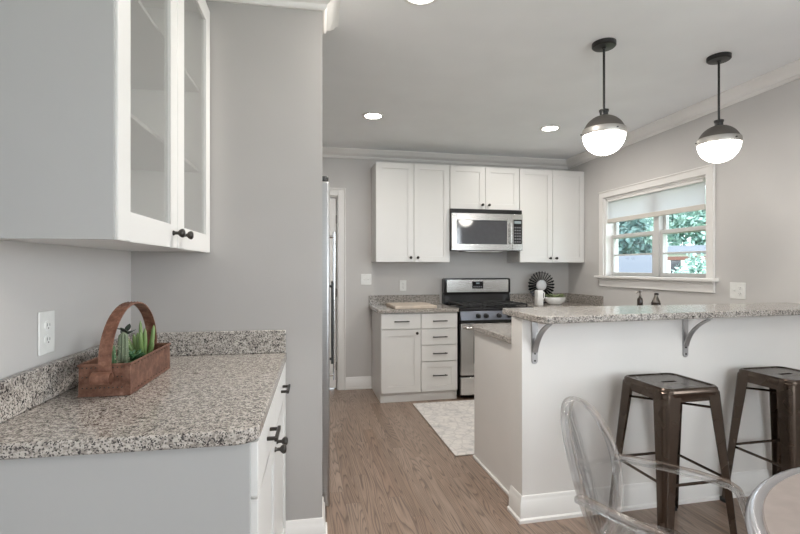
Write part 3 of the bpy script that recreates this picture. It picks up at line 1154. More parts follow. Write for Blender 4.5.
mb = MB().prism(rrect(cx - .055, cy - .035, cx + .055, cy + .035, .01), CB + .0008, CB + .012)
mb.tube([(cx, cy + .012, CB + .01), (cx, cy + .012, cz - .02)], .005, 8)
build('stand', mb, M['petal'], t)

t = thing('ceramic_pitcher', 'square white ceramic pitcher with handle in front of the black sunburst', 'pitcher', (2.50, 4.62, CB))
px, py = 2.512, 4.62
rings = []
for h, w_ in ((.0008, .036), (.008, .040), (.08, .040), (.13, .039), (.160, .037), (.166, .034)):
    rings.append([(x, y, CB + h) for x, y in rrect(px - w_ * .88, py - w_, px + w_ * .88, py + w_, .012, 4)])
for h, w_ in ((.164, .030), (.10, .031)):
    rings.append([(x, y, CB + h) for x, y in rrect(px - w_ * .88, py - w_, px + w_ * .88, py + w_, .010, 4)])
build('body', MB().loft(rings), M['ceramic'], t, smooth=.6)
mb = MB().tube([(px + .036, py, CB + .142), (px + .056, py, CB + .146), (px + .064, py, CB + .132), (px + .064, py, CB + .085), (px + .056, py, CB + .070), (px + .037, py, CB + .068)], .0055, 8)
build('handle', mb, M['ceramic'], t)

t = thing('planted_bowl', 'low white bowl of green leaves on the corner worktop', 'bowl', (2.765, 4.72, CB))
bx, by = 2.765, 4.72
rings = []
for h, a, b in ((.0008, .060, .038), (.006, .070, .045), (.030, .105, .066), (.060, .122, .075), (.074, .118, .072), (.080, .122, .075), (.082, .118, .072), (.060, .108, .064), (.058, .02, .012)):
    rings.append([(bx + a * math.cos(q), by + b * math.sin(q), CB + h) for q in [2 * PI * i / 32 for i in range(32)]])
build('bowl', MB().loft(rings), M['ceramic'], t, smooth=.7)


def leafblade(mb, base, direction, length, width, curl=.25, n=5, thick=.0012):
    d = V(direction).normalized()
    side = d.cross(V((0, 0, 1)))
    if side.length < .1:
        side = V((1, 0, 0))
    side.normalize()
    up = side.cross(d).normalized()
    rings = []
    for i in range(n + 1):
        f_ = i / n
        w_ = width * math.sin(PI * (0.12 + 0.86 * f_)) + .0004
        p = V(base) + d * (length * f_) - V((0, 0, 1)) * (curl * length * f_ * f_)
        rings.append([tuple(p + side * w_ + up * thick), tuple(p - side * w_ + up * thick), tuple(p - side * w_ - up * thick), tuple(p + side * w_ - up * thick)])
    mb.loft(rings)


mb = MB()
for k in range(60):
    a = random.uniform(0, 2 * PI)
    rr = random.uniform(0, .085)
    leafblade(mb, (bx + rr * math.cos(a), by + .6 * rr * math.sin(a), CB + .066), (math.cos(a) * .8, math.sin(a) * .8, random.uniform(.5, 1.5)), random.uniform(.045, .10), random.uniform(.009, .015), .3)
fo = build('foliage', mb, M['leaf'], t)
mb = MB()
mb.loft([[(bx + .108 * math.cos(q), by + .064 * math.sin(q), CB + h) for q in [2 * PI * i / 32 for i in range(32)]] for h in (.0595, .067)])
build('soil', mb, M['soil'], t)

# ------------------------------------------------------------------ peninsula
PX0, PY0, PY1 = 1.127, 2.250, 2.375
BZ = 1.055
pen = MB().box(PX0, PY0, 0, XW - .001, PY1, BZ - .001)
pw = struct('wall_peninsula', pen, M['knee'], bevel=.002)
struct('baseboard_peninsula', MB().sweep(BASE, [(PX0, PY1, 0), (PX0, PY0, 0), (XW - .028, PY0, 0)]), M['trim'])
# bar top
r = .05
x0, x1 = 1.108, XW - .002
yb = 2.508
poly = [(x0 + .025, yb)] + [(x0, 2.07 + .03)] + arc(x0 + r, 2.013 + r, r, PI, 1.5 * PI, 7)[1:] + [(x1, 2.118), (x1, yb)]
bt = build('worktop', MB().prism(poly, BZ, BZ + .035), M['granite'], base=(1.6, 2.3, BZ), bevel=.006, seg=3)
tag(bt, 'long raised granite bar top on the white knee wall', 'countertop')
# peninsula base cabinet behind the knee wall, doors face the stove
t = thing('base_cabinet', 'white end base cabinet behind the breakfast bar, flat side to the walkway', 'cabinet', (2.1, 2.75, 0))
QX0, QX1, QY1 = 1.184, XW - .003, 3.062
build('carcass', MB().box(QX0 + .014, PY1 + .002, .10, QX1, QY1, .884), M['cab'], t)
build('end_panel', MB().box(QX0, PY1 + .030, 0.0, QX0 + .013, QY1 + .02, .884), M['knee'], t, bevel=.001)
build('shoe_strip', MB().box(QX0 - .014, PY1 + .030, 0, QX0, QY1 + .02, .018), M['trim'], t, bevel=.004)
build('toe_kick', MB().box(QX0 + .014, PY1 + .01, 0, QX1, QY1 - .06, .10), M['cab'], t)
tfp = lambda x, y, z: (x, QY1 + y, z)
wd = (QX1 - QX0 - .014) / 4
for k in range(4):
    a, b = QX0 + .016 + k * wd, QX0 + .012 + (k + 1) * wd
    d = build('door', shaker(tfp, a, b, .108, .875), M['cab'], t, bevel=.0015)
    build('knob', knob(tfp, b - .04 if k % 2 == 0 else a + .04, .80), M['dark'], d, smooth=.9)
lw = build('worktop', MB().prism([(1.168, PY1 + .026), (1.168, 3.105), (XW - .002, 3.105), (XW - .002, PY1 + .026)], .886, .922), M['granite'], base=(2.1, 2.75, .886), bevel=.005)
tag(lw, 'lower granite worktop tucked behind the raised bar', 'countertop')
build('backsplash', MB().box(1.170, PY1 + .003, .886, XW - .003, PY1 + .025, BZ - .002), M['granite'], lw)

# brackets
for bxp, lab in ((1.197, 'grey curved steel bracket under the bar near the walkway corner'), (2.125, 'grey curved steel bracket under the bar above the stools')):
    t = thing('shelf_bracket', lab, 'bracket', (bxp, PY0, BZ - .24), group='brackets under the bar')
    z0, z1 = BZ - .238, BZ - .0015
    mb = MB()
    pr = arc(bxp, z0 + .017, .017, PI, 2 * PI, 8) + [(bxp + .017, z1), (bxp - .017, z1)]
    mb.loft([[(x, PY0 - .0005, z) for x, z in pr], [(x, PY0 - .006, z) for x, z in pr]])
    build('wall_plate', mb, M['bracket'], t, bevel=.001)
    mb = MB().box(bxp - .017, PY0 - .165, z1 - .006, bxp + .017, PY0 - .006, z1)
    build('top_plate', mb, M['bracket'], t, bevel=.001)
    pts, ups = [], []
    p0, p1, p2 = V((bxp, PY0 - .009, z0 + .062)), V((bxp, PY0 - .030, z0 + .165)), V((bxp, PY0 - .155, z1 - .010))
    for i in range(13):
        q = i / 12
        pts.append(tuple(p0 * (1 - q) ** 2 + p1 * 2 * q * (1 - q) + p2 * q * q))
        tg = ((p1 - p0) * (1 - q) + (p2 - p1) * q).normalized()
        ups.append((0, -tg.z, tg.y))
    mb = MB().strip(pts, ups, .030, .006)
    build('curved_brace', mb, M['bracket'], t)
    mb = MB()
    for zz in (z0 + .018, z0 + .055):
        mb.lathe([(.005, 0), (.005, -.003), (0, -.004)], (bxp, PY0 - .006, zz), 10, 'y')
    build('screw', mb, M['dark'], t)

# soap bottles on the lower worktop
t = thing('soap_dispenser', 'slim dark soap bottle with a pump top, standing behind the bar', 'soap dispenser', (2.281, 2.80, .922))
sx_, sy_ = 2.281, 2.80
mb = MB().lathe([(.015, .0008), (.018, .004), (.018, .178), (.016, .188), (.009, .196), (.007, .206), (0, .206)], (sx_, sy_, .922), 24)
build('bottle', mb, M['darkglass'], t, smooth=.8)
mb = MB().lathe([(.008, .204), (.008, .212), (.005, .215), (.004, .228), (.010, .231), (.010, .241), (.004, .244), (0, .244)], (sx_, sy_, .922), 16)
mb.tube([(sx_, sy_, .922 + .232), (sx_ - .028, sy_ - .006, .922 + .233), (sx_ - .034, sy_ - .007, .922 + .226)], .004, 8)
build('pump', mb, M['pump'], t, smooth=.8)
t = thing('soap_dispenser', 'squat dark cone-shaped bottle beside the slim pump bottle, behind the bar', 'soap dispenser', (2.408, 2.80, .922))
sx_ = 2.408
mb = MB().lathe([(.024, .0008), (.029, .006), (.030, .125), (.030, .156), (.028, .160)], (sx_, sy_, .922), 24)
build('base', mb, M['darkglass'], t, smooth=.8)
mb = MB().lathe([(.0285, .158), (.027, .166), (.019, .182), (.013, .200), (.011, .210), (0, .210)], (sx_, sy_, .922), 24)
build('shoulder', mb, M['pump'], t, smooth=.8)
mb = MB().lathe([(.010, .209), (.014, .212), (.014, .222), (.010, .226), (0, .226)], (sx_ + .004, sy_, .922), 16)
build('cap', mb, M['darkglass'], t, smooth=.8)

# ------------------------------------------------------------------ rug
t = thing('rug', 'pale patterned runner rug on the wood floor in front of the stove', 'rug', (2.0, 3.75, 0))
build('pile', MB().prism(rrect(1.055, 3.113, 2.955, 4.39, .01, 3), .0035, .011), M['rug'], t, bevel=.002)
build('backing', MB().prism(rrect(1.063, 3.121, 2.947, 4.382, .01, 3), .0006, .0034), M['rugedge'], t)

# ------------------------------------------------------------------ fridge (left frame)
FX, FY0, FY1, FZ = .060, 2.470, 3.390, 1.775
t = thing('refrigerator', 'stainless side-by-side refrigerator mostly hidden behind the grey partition', 'refrigerator', (-.3, 2.93, 0), True)
build('cabinet', MB().box(-.72, FY0 + .008, .025, FX - .075, FY1, FZ - .005), M['dark'], t, bevel=.004)
for sx in (-.65, -.10):
    for sy in (FY0 + .08, FY1 - .08):
        build('foot', MB().lathe([(.02, 0), (.02, .025)], (sx, sy, 0), 12), M['black'], t)
build('kick_grille', MB().box(FX - .075, FY0 + .02, .012, FX - .055, FY1 - .01, .062), M['black'], t)
ymid = 2.900
for i, (a, b) in enumerate(((FY0, ymid - .003), (ymid + .003, FY1))):
    d = build('door', MB().box(FX - .068, a, .070, FX, b, FZ), M['fridgesteel'], t, bevel=.012, seg=4)
    hy = b - .040 if i == 0 else a + .055
    za, zb = (.74, 1.24) if i == 0 else (.62, 1.545)
    mb = MB()
    hp = .026 if i == 0 else .040
    mb.tube([(FX - .002, hy, za + .03), (FX + hp - .004, hy, za + .03)], .008, 10)
    mb.tube([(FX - .002, hy, zb - .03), (FX + hp - .004, hy, zb - .03)], .008, 10)
    mb.tube([(FX + hp, hy, za), (FX + hp, hy, zb)], .008, 12)
    h = build('handle', mb, M['black'] if i == 0 else M['chrome'], d)
    mb = MB()
    mb.prism(rrect(FX - .072, a + .01 if i == 0 else b - .07, FX - .005, a + .07 if i == 0 else b - .01, .02), FZ + .001, FZ + .028)
    build('hinge_cap', mb, M['black'], t, bevel=.006)

# ------------------------------------------------------------------ pendants and recessed lights


def make_pendant(px, py, label):
    cz_ = ceil_z(py, px)
    gz = 2.088
    t = thing('pendant_lamp', label, 'lamp', (px, py, cz_), group='pendant lamps over the bar')
    R_ = .117
    mb = MB().lathe([(.066, .004), (.066, -.020), (.060, -.026), (.012, -.030), (.012, -.036), (0, -.036)], (px, py, cz_), 36)
    build('canopy', mb, M['black'], t, smooth=.6)
    mb = MB().tube([(px, py, cz_ - .034), (px, py, gz + .150)], .0065, 12)
    build('rod', mb, M['black'], t)
    mb = MB().lathe([(.023, gz + .104), (.023, gz + .136), (.027, gz + .138), (.027, gz + .148), (.010, gz + .152), (0, gz + .152)], (px, py, 0), 24)
    build('collar', mb, M['black'], t, smooth=.6)
    prof = [(.113, gz + .034)]
    for i in range(1, 13):
        a = math.radians(17 + 67 * i / 12)
        prof.append((R_ * math.cos(a), gz + R_ * math.sin(a)))
    prof.append((.0, gz + R_ * .998))
    build('dome', MB().lathe(prof, (px, py, 0), 48), M['dome'], t, smooth=.8)
    mb = MB().lathe([(.110, gz - .001), (.119, gz - .002), (.1205, gz + .003), (.1195, gz + .030), (.117, gz + .035), (.108, gz + .0345)], (px, py, 0), 48)
    bd = build('band', mb, M['band'], t, smooth=.6)
    prof = []
    for i in range(15):
        a = math.radians(-90 + 90 * i / 14)
        prof.append((R_ * .985 * math.cos(a), gz + .002 + R_ * .985 * math.sin(a)))
    build('glass_shade', MB().lathe(prof, (px, py, 0), 48), M['globe'], t, smooth=.9)
    mb = MB()
    for k in range(3):
        a = 2 * PI * k / 3 + .5
        mb.tube([(px + .119 * math.cos(a), py + .119 * math.sin(a), gz + .015), (px + .127 * math.cos(a), py + .127 * math.sin(a), gz + .015)], .004, 8)
    build('thumb_screw', mb, M['black'], bd)
    return t


make_pendant(1.718, 2.403, 'globe pendant lamp with dark metal dome hanging nearer the microwave side')
make_pendant(2.538, 2.426, 'globe pendant lamp with dark metal dome hanging nearest the window wall')

for (lx_, ly_, lab) in ((.594, 3.90, 'round recessed ceiling light above the walkway by the back door'),
                        (2.252, 3.936, 'round recessed ceiling light in front of the wall cabinet by the window'),
                        (.552, 2.130, 'round recessed ceiling light nearest the viewer at the top of the picture')):
    cz_ = ceil_z(ly_, lx_)
    t = thing('recessed_light', lab, 'ceiling light', (lx_, ly_, cz_), group='recessed ceiling lights')
    mb = MB().lathe([(.070, -.002), (.094, -.001), (.094, -.005), (.072, -.010), (.068, -.006), (.068, -.0015)], (lx_, ly_, cz_), 40)
    build('trim_ring', mb, M['white'], t, smooth=.5)
    build('lens', MB().lathe([(0, -.0025), (.069, -.0025), (.069, -.006), (0, -.008)], (lx_, ly_, cz_), 32), M['downlight'], t)
    d = bpy.data.lights.new('recessed_light_glow', 'AREA')
    d.shape = 'DISK'
    d.size = .13
    d.energy = 18 if ly_ < 3 else (5.0 if lx_ < 1 else 8.5)
    d.color = (1.0, 0.95, 0.88)
    d.spread = math.radians(172)
    lo = bpy.data.objects.new('recessed_light_glow', d)
    COL.objects.link(lo)
    lo.location = (lx_, ly_, cz_ - .012)

# ------------------------------------------------------------------ bar stools


def make_stool(cx, cy, label, group=None):
    t = thing('bar_stool', label, 'stool', (cx, cy, 0), group='bar stools along the peninsula')
    H_ = .760
    N = 8
    # seat: pressed sheet with a raised rim, rounded corners, skirt and a hand slot
    mb = MB()

    def rr_(hw, r, z):
        return [(cx + x, cy + y, z) for x, y in rrect(-hw, -hw, hw, hw, r, N)]
    n_ = 4 * (N + 1)

    def slot_ring(z, s=1.0):
        # stadium with the same vertex count, roughly matched by angle
        out = []
        for x, y, _ in rr_(.1, .03, 0):
            a = math.atan2(y - cy, x - cx)
            ca, sa = math.cos(a), math.sin(a)
            r_ = .013 * s
            L_ = .030
            # support point of a stadium along direction
            out.append((cx + (L_ * (1 if ca > 0.35 else -1 if ca < -0.35 else ca / .35)) + r_ * ca, cy + r_ * sa, z))
        return out
    rings = [rr_(.158, .045, H_ - .062), rr_(.158, .045, H_ - .030), rr_(.1595, .045, H_ - .027), rr_(.1595, .045, H_ - .022), rr_(.157, .045, H_ - .018), rr_(.156, .044, H_ - .008), rr_(.150, .042, H_), rr_(.143, .038, H_), rr_(.138, .036, H_ - .005), rr_(.12, .03, H_ - .006), slot_ring(H_ - .006), slot_ring(H_ - .010)]
    inner = [slot_ring(H_ - .0101), rr_(.12, .03, H_ - .012), rr_(.150, .042, H_ - .014), rr_(.155, .043, H_ - .062)]
    rs = rings + inner
    mb.torus_loft(rs)
    build('seat', mb, M['bronze'], t, smooth=.5)
    ht, hb = .157, .205
    zt, zb = H_ - .025, .018
    for sx in (-1, 1):
        for sy in (-1, 1):
            mb = MB()
            rings = []
            for f_ in (0, .12, .3, .6, 1.0):
                z = zt + (zb - zt) * f_
                h = ht + (hb - ht) * f_
                w_ = .082 - .040 * min(1, f_ * 1.15)
                rc = .030 - .014 * f_
                th_ = .004
                out = [(h - w_, h)] + [(h - rc + rc * math.cos(a), h - rc + rc * math.sin(a)) for a in [PI / 2 - PI / 2 * i / 6 for i in range(7)]] + [(h, h - w_)]
                hi = h - th_
                inn = [(hi, h - w_)] + [(hi - rc + rc * math.cos(a), hi - rc + rc * math.sin(a)) for a in [PI / 2 * i / 6 for i in range(7)]] + [(h - w_, hi)]
                rings.append([(cx + sx * x, cy + sy * y, z) for x, y in out + inn])
            mb.loft(rings)
            lg = build('leg', mb, M['bronze'], t, smooth=.6)
            q = hb - .014
            build('foot_cap', MB().prism([(cx + sx * (q + a), cy + sy * (q + b)) for a, b in ((-.022, -.022), (.016, -.022), (.016, .016), (-.022, .016))], 0, .024), M['rubber'], lg, bevel=.003)

    def leg_at(z):
        f_ = (zt - z) / (zt - zb)
        return ht + (hb - ht) * f_ - .012
    h = leg_at(.325)
    for (ax, ay, bx_, by_) in ((-1, -1, 1, -1), (1, -1, 1, 1), (1, 1, -1, 1), (-1, 1, -1, -1)):
        mb = MB().tube([(cx + ax * h, cy + ay * h, .325), (cx + bx_ * h, cy + by_ * h, .325)], .0075, 8, flat=.6)
        build('foot_rail', mb, M['bronze'], t)
    h = leg_at(.655)
    for i, (ax, ay) in enumerate(((-1, 1), (1, 1))):
        zz = .655 - .011 * i
        mb = MB().tube([(cx + ax * h, cy + ay * h, zz), (cx - ax * h, cy - ay * h, zz)], .006, 8)
        build('cross_brace', mb, M['bronze'], t)
    return t


make_stool(1.795, 2.000, 'bronze metal bar stool nearer the clear chair, first along the bar')
make_stool(2.535, 2.015, 'bronze metal bar stool farther along the bar, partly behind the round table')

# ------------------------------------------------------------------ round table
TX, TY, TR, TZ = 1.485, .405, .683, .750
t = thing('dining_table', 'round brown dining table with a shiny rim at the right edge', 'table', (TX, TY, 0))
mb = MB().lathe([(0, TZ - .030), (TR - .06, TZ - .030), (TR - .030, TZ - .026), (TR - .030, TZ - .006), (TR - .036, TZ), (0, TZ)], (TX, TY, 0), 96)
build('tabletop', mb, M['tabletop'], t, smooth=.5)
mb = MB().lathe([(TR - .0295, TZ - .034), (TR - .008, TZ - .034), (TR, TZ - .026), (TR, TZ - .012), (TR - .006, TZ - .003), (TR - .014, TZ + .0005), (TR - .026, TZ + .001), (TR - .0295, TZ - .003)], (TX, TY, 0), 96)
build('rim', mb, M['tablerim'], t, smooth=.9)
mb = MB().lathe([(.30, 0), (.30, .012), (.20, .030), (.07, .07), (.045, .16), (.040, .45), (.055, .62), (.16, .70), (.20, TZ - .031), (0, TZ - .031)], (TX, TY, 0), 48)
build('pedestal', mb, M['tablerim'], t, smooth=.9)

# added fill light shaped as a flush ceiling dome, unseen behind the camera
FLX, FLY = 1.30, -0.35
cz_ = ceil_z(FLY, FLX)
t = thing('fill_lamp', 'added fill lamp, an opal dome out of view on the dining-end ceiling', 'ceiling light', (FLX, FLY, cz_))
mb = MB().lathe([(.19, .004), (.19, -.025), (.175, -.030), (0, -.030)], (FLX, FLY, cz_), 40)
build('base', mb, M['band'], t, smooth=.6)
mb = MB().lathe([(.170 * math.cos(PI / 2 * i / 12), -.031 - .11 * math.sin(PI / 2 * i / 12)) for i in range(13)], (FLX, FLY, cz_), 40)
build('fill_dome', mb, M['fillglobe'], t, smooth=1.0)

# ------------------------------------------------------------------ clear chair
AZ = .67
lx_, ly_ = math.cos(AZ), math.sin(AZ)
fx_, fy_ = math.sin(AZ), -math.cos(AZ)
CC = (.933, 1.332)


def chair_pt(s, f_, z):
    return (CC[0] + lx_ * s + fx_ * f_, CC[1] + ly_ * s + fy_ * f_, z)


t = thing('ghost_armchair', 'clear acrylic armchair with an oval back facing the round table', 'chair', chair_pt(0, .30, 0))
zc, ea, eb, lean = .680, .180, .210, .29


def back_pt(a, rad=1.0, off=0.0):
    s = ea * rad * math.cos(a)
    tt = eb * rad * math.sin(a)
    bow = -.030 * (1 - min(1, rad * math.cos(a) * rad * math.cos(a)))
    return chair_pt(s, -tt * lean + bow + off, zc + tt)


# rounded oval panel as a thin closed shell
NA = 64
rings = []
for rad, off in ((.02, .005), (.5, .005), (.93, .005), (.93, -.005), (.5, -.005), (.02, -.005)):
    rings.append([back_pt(2 * PI * i / NA, rad, off) for i in range(NA)])
bk = build('backrest', MB().loft(rings), M['acrylic'], t, smooth=1.0)
rings = []
for i in range(NA):
    ring = []
    for k in range(10):
        q = 2 * PI * k / 10
        ring.append(back_pt(2 * PI * i / NA, .965 + .034 * math.cos(q), .017 * math.sin(q)))
    rings.append(ring)
build('rim', MB().torus_loft(rings), M['acrylic_edge'], bk, smooth=1.2)
# neck joining the back to the seat
mb = MB()
rings = []
for z, w_, f_, th_ in ((.505, .085, .025, .010), (.475, .10, .045, .012), (.448, .14, .060, .012)):
    rings.append([chair_pt(-w_, f_ - th_, z), chair_pt(w_, f_ - th_, z), chair_pt(w_, f_ + th_, z), chair_pt(-w_, f_ + th_, z)])
mb.loft(rings)
build('back_neck', mb, M['acrylic'], t, bevel=.004)
# seat
out = []
for x, y in rrect(-.25, .04, .25, .52, .09, 8):
    k = 1.0 - .16 * (1 - (y - .04) / .48)
    out.append((x * k, y))
mb = MB().loft([[chair_pt(x, y, .432) for x, y in out], [chair_pt(x, y, .450) for x, y in out]])
build('seat', mb, M['acrylic'], t, bevel=.006, seg=3)
for sx in (-1, 1):
    for (f0, s0, f1, s1) in ((.47, .205, .49, .205), (.09, .165, -.05, .185)):
        rings = []
        for z, w_, q in ((.431, .026, 0), (.30, .022, .3), (.0, .014, 1)):
            fc, s_ = f0 + (f1 - f0) * q, sx * (s0 + (s1 - s0) * q)
            rings.append([chair_pt(s_ - w_, fc - w_, z), chair_pt(s_ + w_, fc - w_, z), chair_pt(s_ + w_, fc + w_, z), chair_pt(s_ - w_, fc + w_, z)])
        build('leg', MB().loft(rings), M['acrylic'], t, bevel=.005)
    pts = [chair_pt(sx * .190, -.004, .655), chair_pt(sx * .200, .03, .654), chair_pt(sx * .222, .12, .650), chair_pt(sx * .240, .24, .644), chair_pt(sx * .246, .322, .634), chair_pt(sx * .246, .346, .622), chair_pt(sx * .245, .358, .595), chair_pt(sx * .240, .378, .53), chair_pt(sx * .232, .405, .452)]
    ups = [(0, 0, 1)] * 4 + [(fx_ * .3, fy_ * .3, 1), (fx_ * .7, fy_ * .7, .7)] + [(fx_, fy_, .2)] * 3
    mb = MB().strip(pts, ups, .034, .022)
    build('arm', mb, M['acrylic_edge'], t, bevel=.007, seg=3)

# ------------------------------------------------------------------ planter with cacti on the left worktop (left frame)
BX, BY = -.629, 1.531
bw, bl, bh = .140, .387, .094
t = thing('tin_planter', 'rusty copper-coloured tin trug with a tall strap handle on the left worktop', 'planter', (BX, BY, CT), True)
q0 = CT + .001
xa, xb, ya, yb_ = -.699, -.559, 1.528, 1.915
mb = MB()
th_ = .003
mb.box(xa, ya, q0, xb, yb_, q0 + .004)
fl = .004
mb.box(xa, ya, q0 + .004, xa + th_, yb_, q0 + bh).box(xb - th_, ya, q0 + .004, xb, yb_, q0 + bh)
mb.box(xa + th_, ya, q0 + .004, xb - th_, ya + th_, q0 + bh).box(xa + th_, yb_ - th_, q0 + .004, xb - th_, yb_, q0 + bh)
build('tray', mb, M['rust'], t, bevel=.001)
mb = MB()
for z in (q0 + bh, q0 + .003):
    r_ = .0042 if z > q0 + .05 else .003
    mb.tube([(xa, ya, z), (xb, ya, z), (xb, yb_, z), (xa, yb_, z)], r_, 8, True)
build('rolled_rim', mb, M['rust'], t)
mb = MB()
for k in range(11):
    for z in (q0 + .026, q0 + .058, q0 + .086):
        mb.lathe([(.0022, 0), (.0018, -.0018), (0, -.0024)], (xa + .010 + k * (bw - .02) / 10, ya, z), 8, 'y')
for k in range(14):
    for z in (q0 + .012, q0 + .088):
        mb.lathe([(.0018, 0), (.0014, .0014), (0, .002)], (xb, ya + .012 + k * (bl - .024) / 13, z), 8, 'x')
build('rivets', mb, M['dark'], t)
mb = MB().box(xb - .001, ya - .002, q0 + .006, xb + .0025, ya + .010, q0 + bh - .004).box(xb - .012, ya - .0025, q0 + .006, xb + .0025, ya, q0 + bh - .004)
build('corner_strap', mb, M['rust'], t, bevel=.0008)
# handle: tall strap arched along the length of the trug, ends curled over the short sides
hxc = (xa + xb) / 2 + .004
pts, ups = [], []
yc_ = (ya + yb_) / 2
hz0 = q0 + .078
ra, rb = (yb_ - ya) / 2 + .007, .166
pts.append((hxc, ya - .007, q0 + .066))
ups.append((0, -1, 0))
for i in range(25):
    a = PI - PI * i / 24
    pts.append((hxc, yc_ + ra * math.cos(a), q0 + .100 + rb * math.sin(a)))
    ups.append((0, math.cos(a), math.sin(a)))
pts.append((hxc, yb_ + .007, q0 + .066))
ups.append((0, 1, 0))
mb = MB().strip(pts, ups, .036, .004)
for i in range(1, 24):
    a = PI - PI * i / 24
    for s_ in (-.010, .010):
        c_ = V((hxc + s_, yc_ + (ra + .002) * math.cos(a), q0 + .100 + (rb + .002) * math.sin(a)))
        nrm = V((0, math.cos(a), math.sin(a)))
        mb.tube([tuple(c_ - nrm * .001), tuple(c_ + nrm * .0018)], .0024, 6)
hd = build('strap_handle', mb, M['strap'], t, smooth=.8)
for yy, sg in ((ya, -1), (yb_, 1)):
    cyy, czz = yy + sg * .026, q0 + .058
    prof_ = []
    for rr_o, rng_ in ((.0215, range(25)), (.0180, range(24, -1, -1))):
        for i in rng_:
            a = -1.2 + 5.2 * i / 24
            k_ = 1 - .10 * i / 24
            prof_.append((cyy - sg * rr_o * k_ * math.cos(a), czz + rr_o * k_ * math.sin(a)))
    mb = MB().loft([[(hxc - .026, y, z) for y, z in prof_], [(hxc + .024, y, z) for y, z in prof_]])
    build('curl', mb, M['strap'], hd, smooth=.6)

# plants stand in the trug: things of their own


def cactus_pot(name, label, x, y, r, h):
    t = thing(name, label, 'plant', (x, y, q0 + .0045), True)
    mb = MB().lathe([(r * .75, 0), (r, h), (r + .002, h), (r + .002, h + .004), (r - .003, h + .004), (r - .004, h - .006), (0, h - .006)], (x, y, q0 + .0048), 20)
    build('pot', mb, M['dark'], t, smooth=.6)
    build('soil', MB().lathe([(0, h - .0058), (r - .0045, h - .0058), (r - .0045, h - .004), (0, h - .002)], (x, y, q0 + .0048), 16), M['soil'], t)
    return t


def ribbed(mb, x, y, z0, h, r, nr=9, lean=(0, 0)):
    rings = []
    for i in range(13):
        f_ = i / 12
        k = math.sqrt(max(0.02, 1 - max(0, (f_ - .86) / .14) ** 2)) * (.86 + .14 * math.sin(PI * min(1, f_ * 1.3)))
        ring = []
        for j in range(nr * 4):
            a = 2 * PI * j / (nr * 4)
            rr = r * k * (1 + .13 * math.cos(a * nr))
            ring.append((x + lean[0] * f_ + rr * math.cos(a), y + lean[1] * f_ + rr * math.sin(a), z0 + h * f_))
        rings.append(ring)
    mb.loft(rings)


pz = q0 + .0048 + .050
t = cactus_pot('potted_cactus', 'two ribbed column cacti in a pot nearest the near end of the tin trug', -.632, 1.632, .040, .056)
mb = MB()
ribbed(mb, -.624, 1.648, pz, .122, .0150, 9, (.002, 0))
build('stem', mb, M['cactus2'], t, smooth=1.0)
mb = MB()
ribbed(mb, -.640, 1.614, pz, .088, .0105, 8, (-.004, .003))
build('stem', mb, M['cactus'], t, smooth=1.0)
mb = MB()
for (cx_, cy_, h_, rr) in ((-.624, 1.648, .122, .0170), (-.640, 1.614, .088, .012)):
    for k in range(70):
        a = random.uniform(0, 2 * PI)
        z = pz + random.uniform(.006, h_ * .92)
        d = V((math.cos(a), math.sin(a), random.uniform(-.2, .5))).normalized()
        p = V((cx_ + math.cos(a) * rr * .9, cy_ + math.sin(a) * rr * .9, z))
        mb.tube([tuple(p), tuple(p + d * .006)], .0005, 4)
build('spines', mb, M['spine'], t)

t = cactus_pot('potted_succulent', 'small dark-leaved succulent between the ribbed cacti and the aloe', -.628, 1.726, .038, .052)
mb = MB()
for k in range(46):
    a = random.uniform(0, 2 * PI)
    e = random.uniform(.15, 1.3)
    leafblade(mb, (-.628 + random.uniform(-.02, .02), 1.726 + random.uniform(-.02, .02), pz + random.uniform(-.004, .03)), (math.cos(a), math.sin(a), e), random.uniform(.022, .048), random.uniform(.005, .008), .1, 5, .002)
build('leaves', mb, M['succ'], t, smooth=.9)
mb = MB()
mb.tube([(-.640, 1.712, pz - .01), (-.638, 1.710, pz + .07), (-.636, 1.708, pz + .118)], .002, 6)
for k, (a, e) in enumerate(((2.6, .9), (.4, .7), (5.6, .5), (4.4, .9), (1.4, 1.2), (3.4, .35))):
    leafblade(mb, (-.636, 1.708, pz + .100 + .004 * k), (math.cos(a), math.sin(a), e), .034, .009, .1, 5, .001)
build('dark_sprig', mb, M['darkleaf'], t, smooth=.9)

t = cactus_pot('potted_aloe', 'bright green upright finger cactus at the middle of the tin trug', -.622, 1.825, .040, .052)
for k, (a, e, L_, w_) in enumerate(((.3, 4.5, .135, .0080), (2.2, 5.0, .150, .0070), (3.6, 1.9, .118, .0078), (4.8, 2.8, .120, .0078), (1.1, 1.9, .085, .0070), (5.7, 1.6, .088, .0072), (2.9, 1.5, .10, .0070), (4.1, 6.0, .110, .0080), (.9, 3.2, .112, .0075), (3.1, 3.4, .105, .0072), (5.2, 4.6, .128, .0078), (1.7, 2.6, .098, .0070))):
    mb = MB()
    d = V((math.cos(a), math.sin(a), e)).normalized()
    p0 = V((-.622 + .014 * math.cos(a), 1.825 + .014 * math.sin(a), pz - .010))
    bend = V((math.cos(a), math.sin(a), 0))
    pts = []
    rs_ = []
    for i in range(10):
        f_ = i / 9
        pts.append(tuple(p0 + d * (L_ * f_) - bend * (.010 * f_ * f_)))
        rs_.append(w_ * (.75 + .25 * math.sin(PI * f_)) * math.sqrt(max(.03, 1 - max(0, (f_ - .78) / .22) ** 2)))
    mb.tube(pts, rs_, 10)
    build('stalk', mb, M['aloe'], t, smooth=1.0)

# ------------------------------------------------------------------ outside the kitchen window
GZ = -1.2
struct('ground', MB().box(3.6, -20, GZ - .1, 60, 60, GZ), M['lawn'])
struct('foundation', MB().box(-1.7, -2.8, GZ - .1, 3.45, 5.45, -.101), M['siding'])


